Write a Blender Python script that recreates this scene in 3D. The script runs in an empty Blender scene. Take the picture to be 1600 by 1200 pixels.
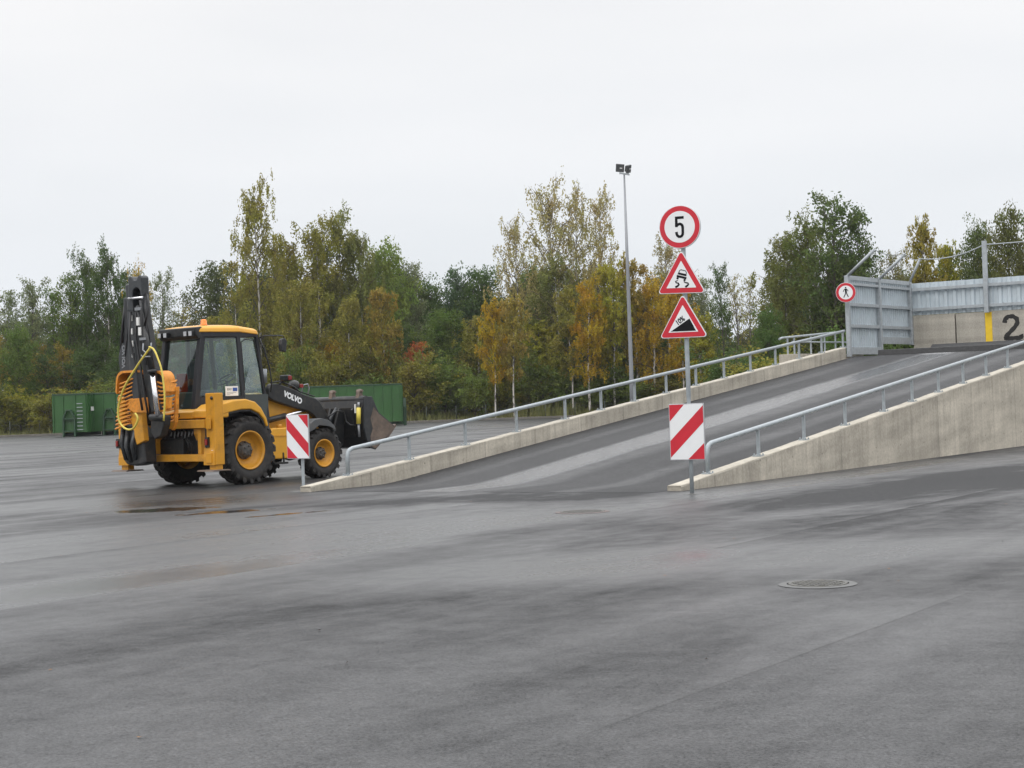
import bpy, bmesh, math, random
import numpy as np
from mathutils import Vector, Matrix
R = math.radians
random.seed(7)
scene = bpy.context.scene
COL = scene.collection

# ------------------------------------------------------------------ camera
EYE = 1.55
ALPHA = math.atan(25/2600); ROLL = 0.035; FPX = 2600.0
cf = Vector((0, math.cos(ALPHA), math.sin(ALPHA)))
r0 = Vector((1, 0, 0)); u0 = Vector((0, -math.sin(ALPHA), math.cos(ALPHA)))
cr = r0*math.cos(ROLL) - u0*math.sin(ROLL)
cu = u0*math.cos(ROLL) + r0*math.sin(ROLL)
cam_d = bpy.data.cameras.new("camera"); cam = bpy.data.objects.new("camera", cam_d)
COL.objects.link(cam); scene.camera = cam
m = Matrix((cr, cu, -cf)).transposed().to_4x4(); m.translation = (0, 0, EYE)
cam.matrix_world = m
cam_d.sensor_width = 36; cam_d.lens = FPX/1600*36
cam_d.clip_start = 0.1; cam_d.clip_end = 6000

def at(px, py, Y):
    d = cf + cr*((px-800)/FPX) - cu*((py-600)/FPX)
    return Vector((0, 0, EYE)) + d*(Y/d.y)
def gnd(px, py, z=0.0):
    d = cf + cr*((px-800)/FPX) - cu*((py-600)/FPX)
    return Vector((0, 0, EYE)) + d*((z-EYE)/d.z)

# ------------------------------------------------------------------ world, sun, exposure
SUN_EL, SUN_AZ = R(38), R(205)
world = bpy.data.worlds.new("World"); scene.world = world; world.use_nodes = True
nt = world.node_tree; nt.nodes.clear()
N = nt.nodes.new; Lk = nt.links.new
sky = N('ShaderNodeTexSky'); sky.sky_type = 'NISHITA'; sky.sun_disc = False
sky.sun_elevation = SUN_EL; sky.sun_rotation = SUN_AZ; sky.air_density = 1.0; sky.dust_density = 3.0
skm = N('ShaderNodeVectorMath'); skm.operation = 'SCALE'; skm.inputs['Scale'].default_value = 0.10
Lk(sky.outputs[0], skm.inputs[0])
tc = N('ShaderNodeTexCoord'); sep = N('ShaderNodeSeparateXYZ'); Lk(tc.outputs['Generated'], sep.inputs[0])
ramp = N('ShaderNodeValToRGB'); Lk(sep.outputs['Z'], ramp.inputs[0])
e = ramp.color_ramp.elements
e[0].position = 0.0; e[0].color = (0.79, 0.84, 0.90, 1)
e[1].position = 1.0; e[1].color = (2.9, 2.92, 2.96, 1)
q = e.new(0.12); q.color = (0.90, 0.92, 0.95, 1)
q = e.new(0.26); q.color = (0.99, 0.985, 0.985, 1)
q = e.new(0.5); q.color = (1.7, 1.71, 1.73, 1)
mp = N('ShaderNodeMapping'); mp.inputs['Scale'].default_value = (1.6, 1.6, 7.0); Lk(tc.outputs['Generated'], mp.inputs[0])
cn = N('ShaderNodeTexNoise'); cn.inputs['Scale'].default_value = 1.6; cn.inputs['Detail'].default_value = 3; cn.inputs['Roughness'].default_value = 0.45
Lk(mp.outputs[0], cn.inputs['Vector'])
mr = N('ShaderNodeMapRange'); mr.inputs[1].default_value = 0.3; mr.inputs[2].default_value = 0.7
mr.inputs[3].default_value = 0.86; mr.inputs[4].default_value = 1.0; Lk(cn.outputs[0], mr.inputs[0])
mx = N('ShaderNodeMix'); mx.data_type = 'RGBA'
Lk(mr.outputs[0], mx.inputs[0]); Lk(skm.outputs[0], mx.inputs[6]); Lk(ramp.outputs[0], mx.inputs[7])
bg = N('ShaderNodeBackground'); bg.inputs[1].default_value = 1.0; Lk(mx.outputs[2], bg.inputs[0])
wo = N('ShaderNodeOutputWorld'); Lk(bg.outputs[0], wo.inputs[0])

sun_d = bpy.data.lights.new("sun", 'SUN'); sun_d.energy = 0.6; sun_d.angle = R(25); sun_d.color = (1.0, 0.97, 0.92)
sun = bpy.data.objects.new("sun", sun_d); COL.objects.link(sun)
# towards-sun vector; sun to the rear left of the camera
sv = Vector((-math.sin(R(35))*math.cos(SUN_EL), -math.cos(R(35))*math.cos(SUN_EL), math.sin(SUN_EL)))
sun.rotation_euler = sv.to_track_quat('Z', 'Y').to_euler()
sun.location = (0, 0, 60)

scene.view_settings.view_transform = 'Standard'; scene.view_settings.look = 'None'
scene.view_settings.gamma = 1.0; scene.view_settings.exposure = 0.0
scene.render.engine = 'CYCLES'
scene.render.resolution_x = 1024; scene.render.resolution_y = 768

# ------------------------------------------------------------------ materials
def newmat(name):
    mt = bpy.data.materials.new(name); mt.use_nodes = True
    n = mt.node_tree; b = n.nodes['Principled BSDF']
    return mt, n, b
def pmat(name, col, rough=0.5, metal=0.0, var=0.12, scale=3.0, dirt=None, dirt_amt=0.0, bump=0.0, bscale=40.0, spec=0.5, stretch=(1, 1, 1)):
    mt, n, b = newmat(name)
    tc = n.nodes.new('ShaderNodeTexCoord'); mp = n.nodes.new('ShaderNodeMapping'); mp.inputs['Scale'].default_value = stretch
    n.links.new(tc.outputs['Object'], mp.inputs[0])
    ns = n.nodes.new('ShaderNodeTexNoise'); ns.inputs['Scale'].default_value = scale; ns.inputs['Detail'].default_value = 6; ns.inputs['Roughness'].default_value = 0.6
    n.links.new(mp.outputs[0], ns.inputs['Vector'])
    mr = n.nodes.new('ShaderNodeMapRange'); mr.inputs[1].default_value = 0.3; mr.inputs[2].default_value = 0.7
    mr.inputs[3].default_value = 1-var; mr.inputs[4].default_value = 1+var; n.links.new(ns.outputs[0], mr.inputs[0])
    vm = n.nodes.new('ShaderNodeVectorMath'); vm.operation = 'SCALE'; vm.inputs[0].default_value = col; n.links.new(mr.outputs[0], vm.inputs['Scale'])
    out = vm.outputs[0]
    if dirt:
        n2 = n.nodes.new('ShaderNodeTexNoise'); n2.inputs['Scale'].default_value = scale*2.3; n2.inputs['Detail'].default_value = 8; n2.inputs['Roughness'].default_value = 0.7
        n.links.new(mp.outputs[0], n2.inputs['Vector'])
        m2 = n.nodes.new('ShaderNodeMapRange'); m2.inputs[1].default_value = 0.48; m2.inputs[2].default_value = 0.72; m2.inputs[4].default_value = dirt_amt
        n.links.new(n2.outputs[0], m2.inputs[0])
        mx = n.nodes.new('ShaderNodeMix'); mx.data_type = 'RGBA'; n.links.new(m2.outputs[0], mx.inputs[0]); n.links.new(out, mx.inputs[6]); mx.inputs[7].default_value = (*dirt, 1)
        out = mx.outputs[2]
    n.links.new(out, b.inputs['Base Color'])
    b.inputs['Roughness'].default_value = rough; b.inputs['Metallic'].default_value = metal; b.inputs['Specular IOR Level'].default_value = spec
    if bump:
        n3 = n.nodes.new('ShaderNodeTexNoise'); n3.inputs['Scale'].default_value = bscale; n3.inputs['Detail'].default_value = 5
        n.links.new(mp.outputs[0], n3.inputs['Vector'])
        bp = n.nodes.new('ShaderNodeBump'); bp.inputs['Strength'].default_value = bump; bp.inputs['Distance'].default_value = 0.02
        n.links.new(n3.outputs[0], bp.inputs['Height']); n.links.new(bp.outputs[0], b.inputs['Normal'])
    return mt

M = {}
M['yellow'] = pmat('yellow_paint', (0.56, 0.26, 0.020), 0.42, var=0.12, scale=2.5, dirt=(0.22, 0.12, 0.04), dirt_amt=0.55, spec=0.4)
M['yellow_clean'] = pmat('yellow_hood_paint', (0.65, 0.32, 0.026), 0.34, var=0.08, scale=2, dirt=(0.4, 0.22, 0.06), dirt_amt=0.25)
M['orange'] = pmat('orange_steel', (0.66, 0.25, 0.022), 0.5, var=0.15, scale=5, dirt=(0.12, 0.05, 0.02), dirt_amt=0.7)
M['black'] = pmat('black_steel', (0.012, 0.013, 0.015), 0.42, var=0.3, scale=4, dirt=(0.10, 0.085, 0.065), dirt_amt=0.35)
M['boom'] = pmat('charcoal_steel', (0.024, 0.027, 0.031), 0.36, var=0.2, scale=4, dirt=(0.09, 0.085, 0.075), dirt_amt=0.35)
M['grey_plastic'] = pmat('grey_plastic', (0.07, 0.075, 0.08), 0.55, var=0.15, scale=3, dirt=(0.16, 0.13, 0.10), dirt_amt=0.35)
M['rubber'] = pmat('tyre_rubber', (0.018, 0.017, 0.017), 0.75, var=0.25, scale=5, dirt=(0.060, 0.047, 0.035), dirt_amt=0.6, bump=0.3, bscale=30)
M['hub'] = pmat('hub_dirt', (0.06, 0.058, 0.055), 0.6, var=0.3, scale=9, dirt=(0.16, 0.11, 0.07), dirt_amt=0.5)
M['chrome'] = pmat('chrome', (0.85, 0.85, 0.87), 0.12, metal=1.0, var=0.03)
M['hose'] = pmat('rubber_hose', (0.018, 0.018, 0.02), 0.45, var=0.2)
M['hose_yellow'] = pmat('yellow_hose', (0.62, 0.50, 0.08), 0.45, var=0.1, dirt=(0.25, 0.19, 0.05), dirt_amt=0.4)
M['muddy'] = pmat('muddy_steel', (0.135, 0.10, 0.078), 0.7, var=0.3, scale=4, dirt=(0.06, 0.055, 0.05), dirt_amt=0.7, bump=0.4, bscale=20)
M['dark_int'] = pmat('dark_interior', (0.012, 0.013, 0.017), 0.5, var=0.2)
M['green_int'] = pmat('cab_grey', (0.045, 0.055, 0.055), 0.6, var=0.15)
M['seat'] = pmat('seat_fabric', (0.045, 0.05, 0.055), 0.9, var=0.2)
M['white'] = pmat('white_paint', (0.78, 0.79, 0.80), 0.35, var=0.03)
M['sticker'] = pmat('white_sticker', (0.72, 0.72, 0.70), 0.5, var=0.04)
M['blue'] = pmat('blue_print', (0.03, 0.08, 0.30), 0.5, var=0.05)
M['sign_white'] = pmat('sign_white_sheeting', (0.74, 0.75, 0.76), 0.4, var=0.03, scale=6)
M['sign_red'] = pmat('sign_red_sheeting', (0.52, 0.012, 0.028), 0.38, var=0.08, scale=6)
M['sign_black'] = pmat('sign_black_print', (0.006, 0.006, 0.008), 0.5, var=0.1, spec=0.15)
M['sign_back'] = pmat('sign_aluminium', (0.45, 0.46, 0.48), 0.45, metal=0.6, var=0.08)
M['galv'] = pmat('galvanised_steel', (0.33, 0.365, 0.385), 0.45, metal=0.2, var=0.14, scale=14, dirt=(0.30, 0.32, 0.33), dirt_amt=0.5)
M['galv_dark'] = pmat('galvanised_frame', (0.36, 0.39, 0.41), 0.5, metal=0.2, var=0.15, scale=8, dirt=(0.2, 0.2, 0.2), dirt_amt=0.4)
M['sheet'] = pmat('corrugated_zinc', (0.50, 0.56, 0.60), 0.4, metal=0.25, var=0.10, scale=2.2)
M['orange_glass'] = pmat('amber_lens', (0.85, 0.22, 0.02), 0.2, var=0.05)
M['red_lens'] = pmat('red_lens', (0.22, 0.015, 0.012), 0.25, var=0.1)
M['lamp_glass'] = pmat('lamp_lens', (0.6, 0.62, 0.65), 0.12, var=0.1, spec=0.8)
M['iron'] = pmat('cast_iron', (0.10, 0.098, 0.094), 0.5, metal=0.35, var=0.3, scale=18, dirt=(0.12, 0.11, 0.05), dirt_amt=0.6, bump=0.4)
M['wet_concrete'] = pmat('wet_concrete_ring', (0.075, 0.075, 0.073), 0.45, var=0.2, scale=12)
M['green_paint'] = pmat('green_container_paint', (0.022, 0.088, 0.016), 0.42, var=0.16, scale=1.2, dirt=(0.045, 0.085, 0.04), dirt_amt=0.4)
M['green_faded'] = pmat('faded_green_paint', (0.035, 0.13, 0.05), 0.5, var=0.15, scale=1.5, dirt=(0.03, 0.06, 0.03), dirt_amt=0.4)
M['green_dark'] = pmat('dark_green_steel', (0.012, 0.048, 0.02), 0.5, var=0.2, scale=2, dirt=(0.06, 0.05, 0.03), dirt_amt=0.4)
M['mast'] = pmat('mast_steel', (0.24, 0.25, 0.265), 0.45, metal=0.4, var=0.06)
M['yellow_stripe'] = pmat('yellow_marking', (0.75, 0.50, 0.02), 0.6, var=0.08, scale=8)
M['black_spray'] = pmat('black_spray_paint', (0.018, 0.017, 0.016), 0.8, var=0.3, scale=12)
M['kerb_rubber'] = pmat('tarred_kerb', (0.03, 0.03, 0.031), 0.6, var=0.3, scale=9, bump=0.5, bscale=18)
M['kerb_stone'] = pmat('kerb_concrete', (0.13, 0.12, 0.105), 0.8, var=0.2, scale=1.2)
M['bark_dark'] = pmat('dark_bark', (0.055, 0.048, 0.040), 0.9, var=0.35, scale=3)
M['twig'] = pmat('grey_twig', (0.16, 0.145, 0.13), 0.9, var=0.2, scale=3)
M['twig_dark'] = pmat('brown_twig', (0.085, 0.07, 0.055), 0.9, var=0.3, scale=3)
M['post_dark'] = pmat('dark_fence_post', (0.05, 0.06, 0.05), 0.7, var=0.2)
M['fallen'] = pmat('fallen_leaf', (0.22, 0.11, 0.04), 0.7, var=0.5, scale=0.8)

def birch_bark():
    mt, n, b = newmat('birch_bark')
    tc = n.nodes.new('ShaderNodeTexCoord'); mp = n.nodes.new('ShaderNodeMapping'); mp.inputs['Scale'].default_value = (3, 3, 1.4)
    n.links.new(tc.outputs['Object'], mp.inputs[0])
    ns = n.nodes.new('ShaderNodeTexNoise'); ns.inputs['Scale'].default_value = 1.6; ns.inputs['Detail'].default_value = 4; n.links.new(mp.outputs[0], ns.inputs[0])
    cr_ = n.nodes.new('ShaderNodeValToRGB'); n.links.new(ns.outputs[0], cr_.inputs[0])
    cr_.color_ramp.elements[0].position = 0.40; cr_.color_ramp.elements[0].color = (0.08, 0.07, 0.06, 1)
    cr_.color_ramp.elements[1].position = 0.50; cr_.color_ramp.elements[1].color = (0.52, 0.49, 0.44, 1)
    n.links.new(cr_.outputs[0], b.inputs['Base Color']); b.inputs['Roughness'].default_value = 0.8
    return mt
M['birch'] = birch_bark()

def leaf_mat(name):
    mt, n, b = newmat(name)
    oi = n.nodes.new('ShaderNodeObjectInfo'); tc = n.nodes.new('ShaderNodeTexCoord')
    geo = n.nodes.new('ShaderNodeNewGeometry')
    ns = n.nodes.new('ShaderNodeTexNoise'); ns.inputs['Scale'].default_value = 0.45; ns.inputs['Detail'].default_value = 3; n.links.new(tc.outputs['Object'], ns.inputs[0])
    hs = n.nodes.new('ShaderNodeHueSaturation')
    m1 = n.nodes.new('ShaderNodeMapRange'); m1.inputs[1].default_value = 0.3; m1.inputs[2].default_value = 0.7; m1.inputs[3].default_value = 0.475; m1.inputs[4].default_value = 0.525
    n.links.new(ns.outputs[0], m1.inputs[0]); n.links.new(m1.outputs[0], hs.inputs['Hue'])
    m2 = n.nodes.new('ShaderNodeMapRange'); m2.inputs[3].default_value = 0.95; m2.inputs[4].default_value = 1.65
    n.links.new(geo.outputs['Random Per Island'], m2.inputs[0]); n.links.new(m2.outputs[0], hs.inputs['Value'])
    n.links.new(oi.outputs['Color'], hs.inputs['Color'])
    b.inputs['Roughness'].default_value = 0.6; b.inputs['Specular IOR Level'].default_value = 0.08
    n.links.new(hs.outputs[0], b.inputs['Base Color'])
    tr = n.nodes.new('ShaderNodeBsdfTranslucent'); n.links.new(hs.outputs[0], tr.inputs[0])
    ms = n.nodes.new('ShaderNodeMixShader'); ms.inputs[0].default_value = 0.38
    n.links.new(b.outputs[0], ms.inputs[1]); n.links.new(tr.outputs[0], ms.inputs[2])
    n.links.new(ms.outputs[0], n.nodes['Material Output'].inputs[0])
    return mt
M['leaf'] = leaf_mat('leaves')

def glass_mat():
    mt, n, b = newmat('cab_glass')
    n.nodes.remove(b)
    tr = n.nodes.new('ShaderNodeBsdfTransparent'); tr.inputs[0].default_value = (0.76, 0.87, 0.85, 1)
    gl = n.nodes.new('ShaderNodeBsdfGlossy'); gl.inputs['Roughness'].default_value = 0.03; gl.inputs[0].default_value = (0.85, 0.95, 0.95, 1)
    fr = n.nodes.new('ShaderNodeFresnel'); fr.inputs[0].default_value = 1.5
    ma = n.nodes.new('ShaderNodeMath'); ma.operation = 'MULTIPLY_ADD'; ma.inputs[1].default_value = 1.0; ma.inputs[2].default_value = 0.05
    n.links.new(fr.outputs[0], ma.inputs[0])
    mi_ = n.nodes.new('ShaderNodeMath'); mi_.operation = 'MINIMUM'; mi_.inputs[1].default_value = 0.20; n.links.new(ma.outputs[0], mi_.inputs[0])
    ms = n.nodes.new('ShaderNodeMixShader'); n.links.new(mi_.outputs[0], ms.inputs[0]); n.links.new(tr.outputs[0], ms.inputs[1]); n.links.new(gl.outputs[0], ms.inputs[2])
    n.links.new(ms.outputs[0], n.nodes['Material Output'].inputs[0])
    return mt
M['glass'] = glass_mat()

def concrete_mat(name, panel=2.4, tone=(0.46, 0.42, 0.35), zslope=0.111, top0=0.089):
    mt, n, b = newmat(name)
    def nd(t): return n.nodes.new(t)
    def L(a, c): n.links.new(a, c)
    def math_(op, a, bb=None, c=None):
        x = nd('ShaderNodeMath'); x.operation = op
        for i, v in enumerate((a, bb, c)):
            if v is None: continue
            if isinstance(v, (int, float)): x.inputs[i].default_value = v
            else: L(v, x.inputs[i])
        return x.outputs[0]
    tc = nd('ShaderNodeTexCoord'); sp = nd('ShaderNodeSeparateXYZ'); L(tc.outputs['Object'], sp.inputs[0])
    s = sp.outputs[0]; z = sp.outputs[2]
    # panels
    pi = math_('FLOOR', math_('DIVIDE', s, panel))
    wn = nd('ShaderNodeTexWhiteNoise'); wn.noise_dimensions = '1D'; L(pi, wn.inputs['W'])
    tone_p = math_('MULTIPLY_ADD', wn.outputs[0], 0.14, 0.93)
    fr = math_('FRACT', math_('DIVIDE', s, panel))
    dj = math_('MULTIPLY', math_('MINIMUM', fr, math_('SUBTRACT', 1.0, fr)), panel)
    jn = nd('ShaderNodeMapRange'); L(dj, jn.inputs[0]); jn.inputs[1].default_value = 0.012; jn.inputs[2].default_value = 0.03; jn.inputs[3].default_value = 0.72; jn.inputs[4].default_value = 1.0
    # vertical streaks
    cb = nd('ShaderNodeCombineXYZ'); L(s, cb.inputs[0]); L(sp.outputs[1], cb.inputs[1]); L(math_('MULTIPLY', z, 0.10), cb.inputs[2])
    n1 = nd('ShaderNodeTexNoise'); n1.inputs['Scale'].default_value = 2.6; n1.inputs['Detail'].default_value = 7; n1.inputs['Roughness'].default_value = 0.65; L(cb.outputs[0], n1.inputs[0])
    st = nd('ShaderNodeMapRange'); L(n1.outputs[0], st.inputs[0]); st.inputs[1].default_value = 0.35; st.inputs[2].default_value = 0.62; st.inputs[3].default_value = 1.05; st.inputs[4].default_value = 0.84
    # pour lines following the slope
    cb2 = nd('ShaderNodeCombineXYZ'); L(math_('MULTIPLY', s, 0.16), cb2.inputs[0]); L(math_('SUBTRACT', z, math_('MULTIPLY', s, zslope)), cb2.inputs[2])
    n2 = nd('ShaderNodeTexNoise'); n2.inputs['Scale'].default_value = 3.0; n2.inputs['Detail'].default_value = 6; L(cb2.outputs[0], n2.inputs[0])
    pl = nd('ShaderNodeMapRange'); L(n2.outputs[0], pl.inputs[0]); pl.inputs[1].default_value = 0.35; pl.inputs[2].default_value = 0.65; pl.inputs[3].default_value = 0.82; pl.inputs[4].default_value = 1.14
    n3 = nd('ShaderNodeTexNoise'); n3.inputs['Scale'].default_value = 22; n3.inputs['Detail'].default_value = 8; L(tc.outputs['Object'], n3.inputs[0])
    fn = nd('ShaderNodeMapRange'); L(n3.outputs[0], fn.inputs[0]); fn.inputs[1].default_value = 0.3; fn.inputs[2].default_value = 0.7; fn.inputs[3].default_value = 0.86; fn.inputs[4].default_value = 1.12
    tot = math_('MULTIPLY', math_('MULTIPLY', tone_p, jn.outputs[0]), math_('MULTIPLY', math_('MULTIPLY', st.outputs[0], pl.outputs[0]), fn.outputs[0]))
    vm = nd('ShaderNodeVectorMath'); vm.operation = 'SCALE'; vm.inputs[0].default_value = tone; L(tot, vm.inputs['Scale'])
    # drip stains hanging from the top edge
    top_ = math_('ADD', top0, math_('MULTIPLY', s, zslope)); dd = math_('SUBTRACT', top_, z)
    cs = nd('ShaderNodeCombineXYZ'); L(s, cs.inputs[0]); L(math_('MULTIPLY', dd, 0.15), cs.inputs[2])
    nd1 = nd('ShaderNodeTexNoise'); nd1.inputs['Scale'].default_value = 4.5; nd1.inputs['Detail'].default_value = 6; nd1.inputs['Roughness'].default_value = 0.7; L(cs.outputs[0], nd1.inputs[0])
    dm = nd('ShaderNodeMapRange'); L(nd1.outputs[0], dm.inputs[0]); dm.inputs[1].default_value = 0.50; dm.inputs[2].default_value = 0.66; dm.inputs[3].default_value = 0; dm.inputs[4].default_value = 1
    fall = nd('ShaderNodeMapRange'); L(dd, fall.inputs[0]); fall.inputs[1].default_value = 0.0; fall.inputs[2].default_value = 0.95; fall.inputs[3].default_value = 0.42; fall.inputs[4].default_value = 0.06
    dk = nd('ShaderNodeMix'); dk.data_type = 'RGBA'; L(math_('MULTIPLY', dm.outputs[0], fall.outputs[0]), dk.inputs[0]); L(vm.outputs[0], dk.inputs[6]); dk.inputs[7].default_value = (0.13, 0.115, 0.09, 1)
    # tie holes and formwork seams
    def dist_mod(v, p, c0):
        f_ = math_('FRACT', math_('DIVIDE', math_('SUBTRACT', v, c0), p)); return math_('MULTIPLY', math_('MINIMUM', f_, math_('SUBTRACT', 1.0, f_)), p)
    hs_ = dist_mod(s, 1.275, 0.4); hz = dist_mod(z, 0.75, 0.35)
    hr_ = math_('SQRT', math_('ADD', math_('MULTIPLY', hs_, hs_), math_('MULTIPLY', hz, hz)))
    hole = nd('ShaderNodeMapRange'); L(hr_, hole.inputs[0]); hole.inputs[1].default_value = 0.012; hole.inputs[2].default_value = 0.022; hole.inputs[3].default_value = 0.7; hole.inputs[4].default_value = 0.0
    fs_ = nd('ShaderNodeMapRange'); L(dist_mod(s, 1.275, 1.0), fs_.inputs[0]); fs_.inputs[1].default_value = 0.004; fs_.inputs[2].default_value = 0.014; fs_.inputs[3].default_value = 0.28; fs_.inputs[4].default_value = 0.0
    hm = nd('ShaderNodeMix'); hm.data_type = 'RGBA'; L(math_('MAXIMUM', hole.outputs[0], fs_.outputs[0]), hm.inputs[0]); L(dk.outputs[2], hm.inputs[6]); hm.inputs[7].default_value = (0.10, 0.09, 0.075, 1)
    vm = hm
    # dark stains with their own shapes
    n4 = nd('ShaderNodeTexNoise'); n4.inputs['Scale'].default_value = 1.1; n4.inputs['Detail'].default_value = 9; n4.inputs['Roughness'].default_value = 0.75; L(tc.outputs['Object'], n4.inputs[0])
    sm = nd('ShaderNodeMapRange'); L(n4.outputs[0], sm.inputs[0]); sm.inputs[1].default_value = 0.55; sm.inputs[2].default_value = 0.75; sm.inputs[4].default_value = 0.55
    mx = nd('ShaderNodeMix'); mx.data_type = 'RGBA'; L(sm.outputs[0], mx.inputs[0]); L(vm.outputs[2], mx.inputs[6]); mx.inputs[7].default_value = (0.14, 0.125, 0.10, 1)
    L(mx.outputs[2], b.inputs['Base Color']); b.inputs['Roughness'].default_value = 0.8
    bp = nd('ShaderNodeBump'); bp.inputs['Strength'].default_value = 0.35; bp.inputs['Distance'].default_value = 0.01; L(n3.outputs[0], bp.inputs['Height']); L(bp.outputs[0], b.inputs['Normal'])
    return mt
M['concrete'] = concrete_mat('cast_concrete', panel=5.1)
M['concrete_kerbwall'] = concrete_mat('cast_concrete_panels', panel=1.87)
M['block'] = concrete_mat('concrete_block', panel=50, zslope=0.0, top0=1.36, tone=(0.42, 0.39, 0.335))
M['cap'] = pmat('worn_wall_top', (0.43, 0.395, 0.33), 0.85, var=0.18, scale=3, dirt=(0.24, 0.21, 0.17), dirt_amt=0.5)

def asphalt_mat(name, ang, streaks=None, wet=0.5, lanes=None, puddles=None, damp=None):
    """wet asphalt; ang = paving direction; streaks = list of (across position, half width) of wet wheel bands"""
    mt, n, b = newmat(name)
    def nd(t): return n.nodes.new(t)
    def L(a, c): n.links.new(a, c)
    def math_(op, a, bb=None, c=None):
        x = nd('ShaderNodeMath'); x.operation = op
        for i, v in enumerate((a, bb, c)):
            if v is None: continue
            if isinstance(v, (int, float)): x.inputs[i].default_value = v
            else: L(v, x.inputs[i])
        return x.outputs[0]
    def rng(v, a, bb, c, d):
        x = nd('ShaderNodeMapRange'); L(v, x.inputs[0])
        for i, k in enumerate((a, bb, c, d)): x.inputs[i+1].default_value = k
        return x.outputs[0]
    def noise(vec, scale, detail=5, rough=0.55, dist=0.0):
        x = nd('ShaderNodeTexNoise'); x.inputs['Scale'].default_value = scale; x.inputs['Detail'].default_value = detail
        x.inputs['Roughness'].default_value = rough; x.inputs['Distortion'].default_value = dist; L(vec, x.inputs[0]); return x.outputs[0]
    tc = nd('ShaderNodeTexCoord'); P = tc.outputs['Object']
    vr = nd('ShaderNodeVectorRotate'); vr.rotation_type = 'Z_AXIS'; vr.inputs['Angle'].default_value = -ang; L(P, vr.inputs[0])
    sp = nd('ShaderNodeSeparateXYZ'); L(vr.outputs[0], sp.inputs[0])
    def sc(a, c):
        x = nd('ShaderNodeCombineXYZ'); L(math_('MULTIPLY', sp.outputs[0], a), x.inputs[0]); L(math_('MULTIPLY', sp.outputs[1], c), x.inputs[1]); return x.outputs[0]
    n_long = noise(sc(0.05, 0.50), 1.0, 4, 0.55, 0.5)
    n_mid = noise(sc(0.20, 1.3), 1.0, 6, 0.65, 0.5)
    n_blob = noise(sc(0.11, 0.20), 1.0, 5, 0.62, 0.5)
    n_sp = noise(P, 2.6, 8, 0.72, 0.2)
    w = math_('ADD', math_('MULTIPLY', n_long, 0.42), math_('ADD', math_('MULTIPLY', n_mid, 0.20), math_('ADD', math_('MULTIPLY', n_blob, 0.32), math_('MULTIPLY', n_sp, 0.22))))
    wv = rng(w, 0.43, 0.78, 0.0, 1.0)
    if lanes:
        wob_ = math_('MULTIPLY_ADD', math_('SUBTRACT', n_mid, 0.5), 0.10, sp.outputs[1])
        saw = math_('FRACT', math_('DIVIDE', math_('SUBTRACT', wob_, lanes[1]), lanes[0]))
        sw = rng(saw, 0.0, 0.5, 0.36, 0.0)
        sw = math_('MULTIPLY', sw, rng(n_blob, 0.46, 0.62, 0.0, 1.0))
        wv = math_('ADD', wv, math_('SUBTRACT', sw, 0.06))
    spx = nd('ShaderNodeSeparateXYZ'); L(P, spx.inputs[0])
    for (x0, y0, L_, W_, an, amp) in (damp or []):
        dx = math_('SUBTRACT', spx.outputs[0], x0); dy = math_('SUBTRACT', spx.outputs[1], y0)
        u = math_('DIVIDE', math_('ADD', math_('MULTIPLY', dx, math.cos(an)), math_('MULTIPLY', dy, math.sin(an))), L_)
        v = math_('DIVIDE', math_('SUBTRACT', math_('MULTIPLY', dy, math.cos(an)), math_('MULTIPLY', dx, math.sin(an))), W_)
        r2 = math_('ADD', math_('SQRT', math_('ADD', math_('MULTIPLY', u, u), math_('MULTIPLY', v, v))), math_('MULTIPLY', math_('SUBTRACT', n_blob, 0.5), 1.8))
        wv = math_('ADD', wv, rng(r2, 0.35, 1.1, amp, 0.0))
    if streaks:
        tot = None
        for (c0, hw, amp) in streaks:
            wob = math_('MULTIPLY_ADD', math_('SUBTRACT', n_mid, 0.5), 0.5, sp.outputs[1])
            d = math_('ABSOLUTE', math_('SUBTRACT', wob, c0))
            g = rng(d, hw*0.25, hw, amp, 0.0)
            g = math_('MULTIPLY', math_('MULTIPLY', g, rng(n_blob, 0.30, 0.5, 0.55, 1.0)), rng(n_sp, 0.36, 0.56, 0.72, 1.05))
            tot = g if tot is None else math_('MAXIMUM', tot, g)
        wv = math_('MAXIMUM', math_('MULTIPLY', wv, 0.20), tot)
    fine = noise(P, 55, 8, 0.85)
    coarse = noise(P, 16, 8, 0.85)
    fine2 = noise(P, 320, 2, 0.6)
    # base colour: dark binder with paler stone chips
    cr_ = nd('ShaderNodeMapRange'); L(fine, cr_.inputs[0]); cr_.inputs[1].default_value = 0.35; cr_.inputs[2].default_value = 0.72; cr_.inputs[3].default_value = 0.35; cr_.inputs[4].default_value = 2.1
    tone = math_('MULTIPLY', math_('MULTIPLY', cr_.outputs[0], rng(coarse, 0.38, 0.62, 0.6, 1.4)), rng(n_blob, 0.3, 0.7, 0.85, 1.15))
    vm = nd('ShaderNodeVectorMath'); vm.operation = 'SCALE'; vm.inputs[0].default_value = (0.036, 0.036, 0.0375); L(tone, vm.inputs['Scale'])
    col = vm.outputs[0]
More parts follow.
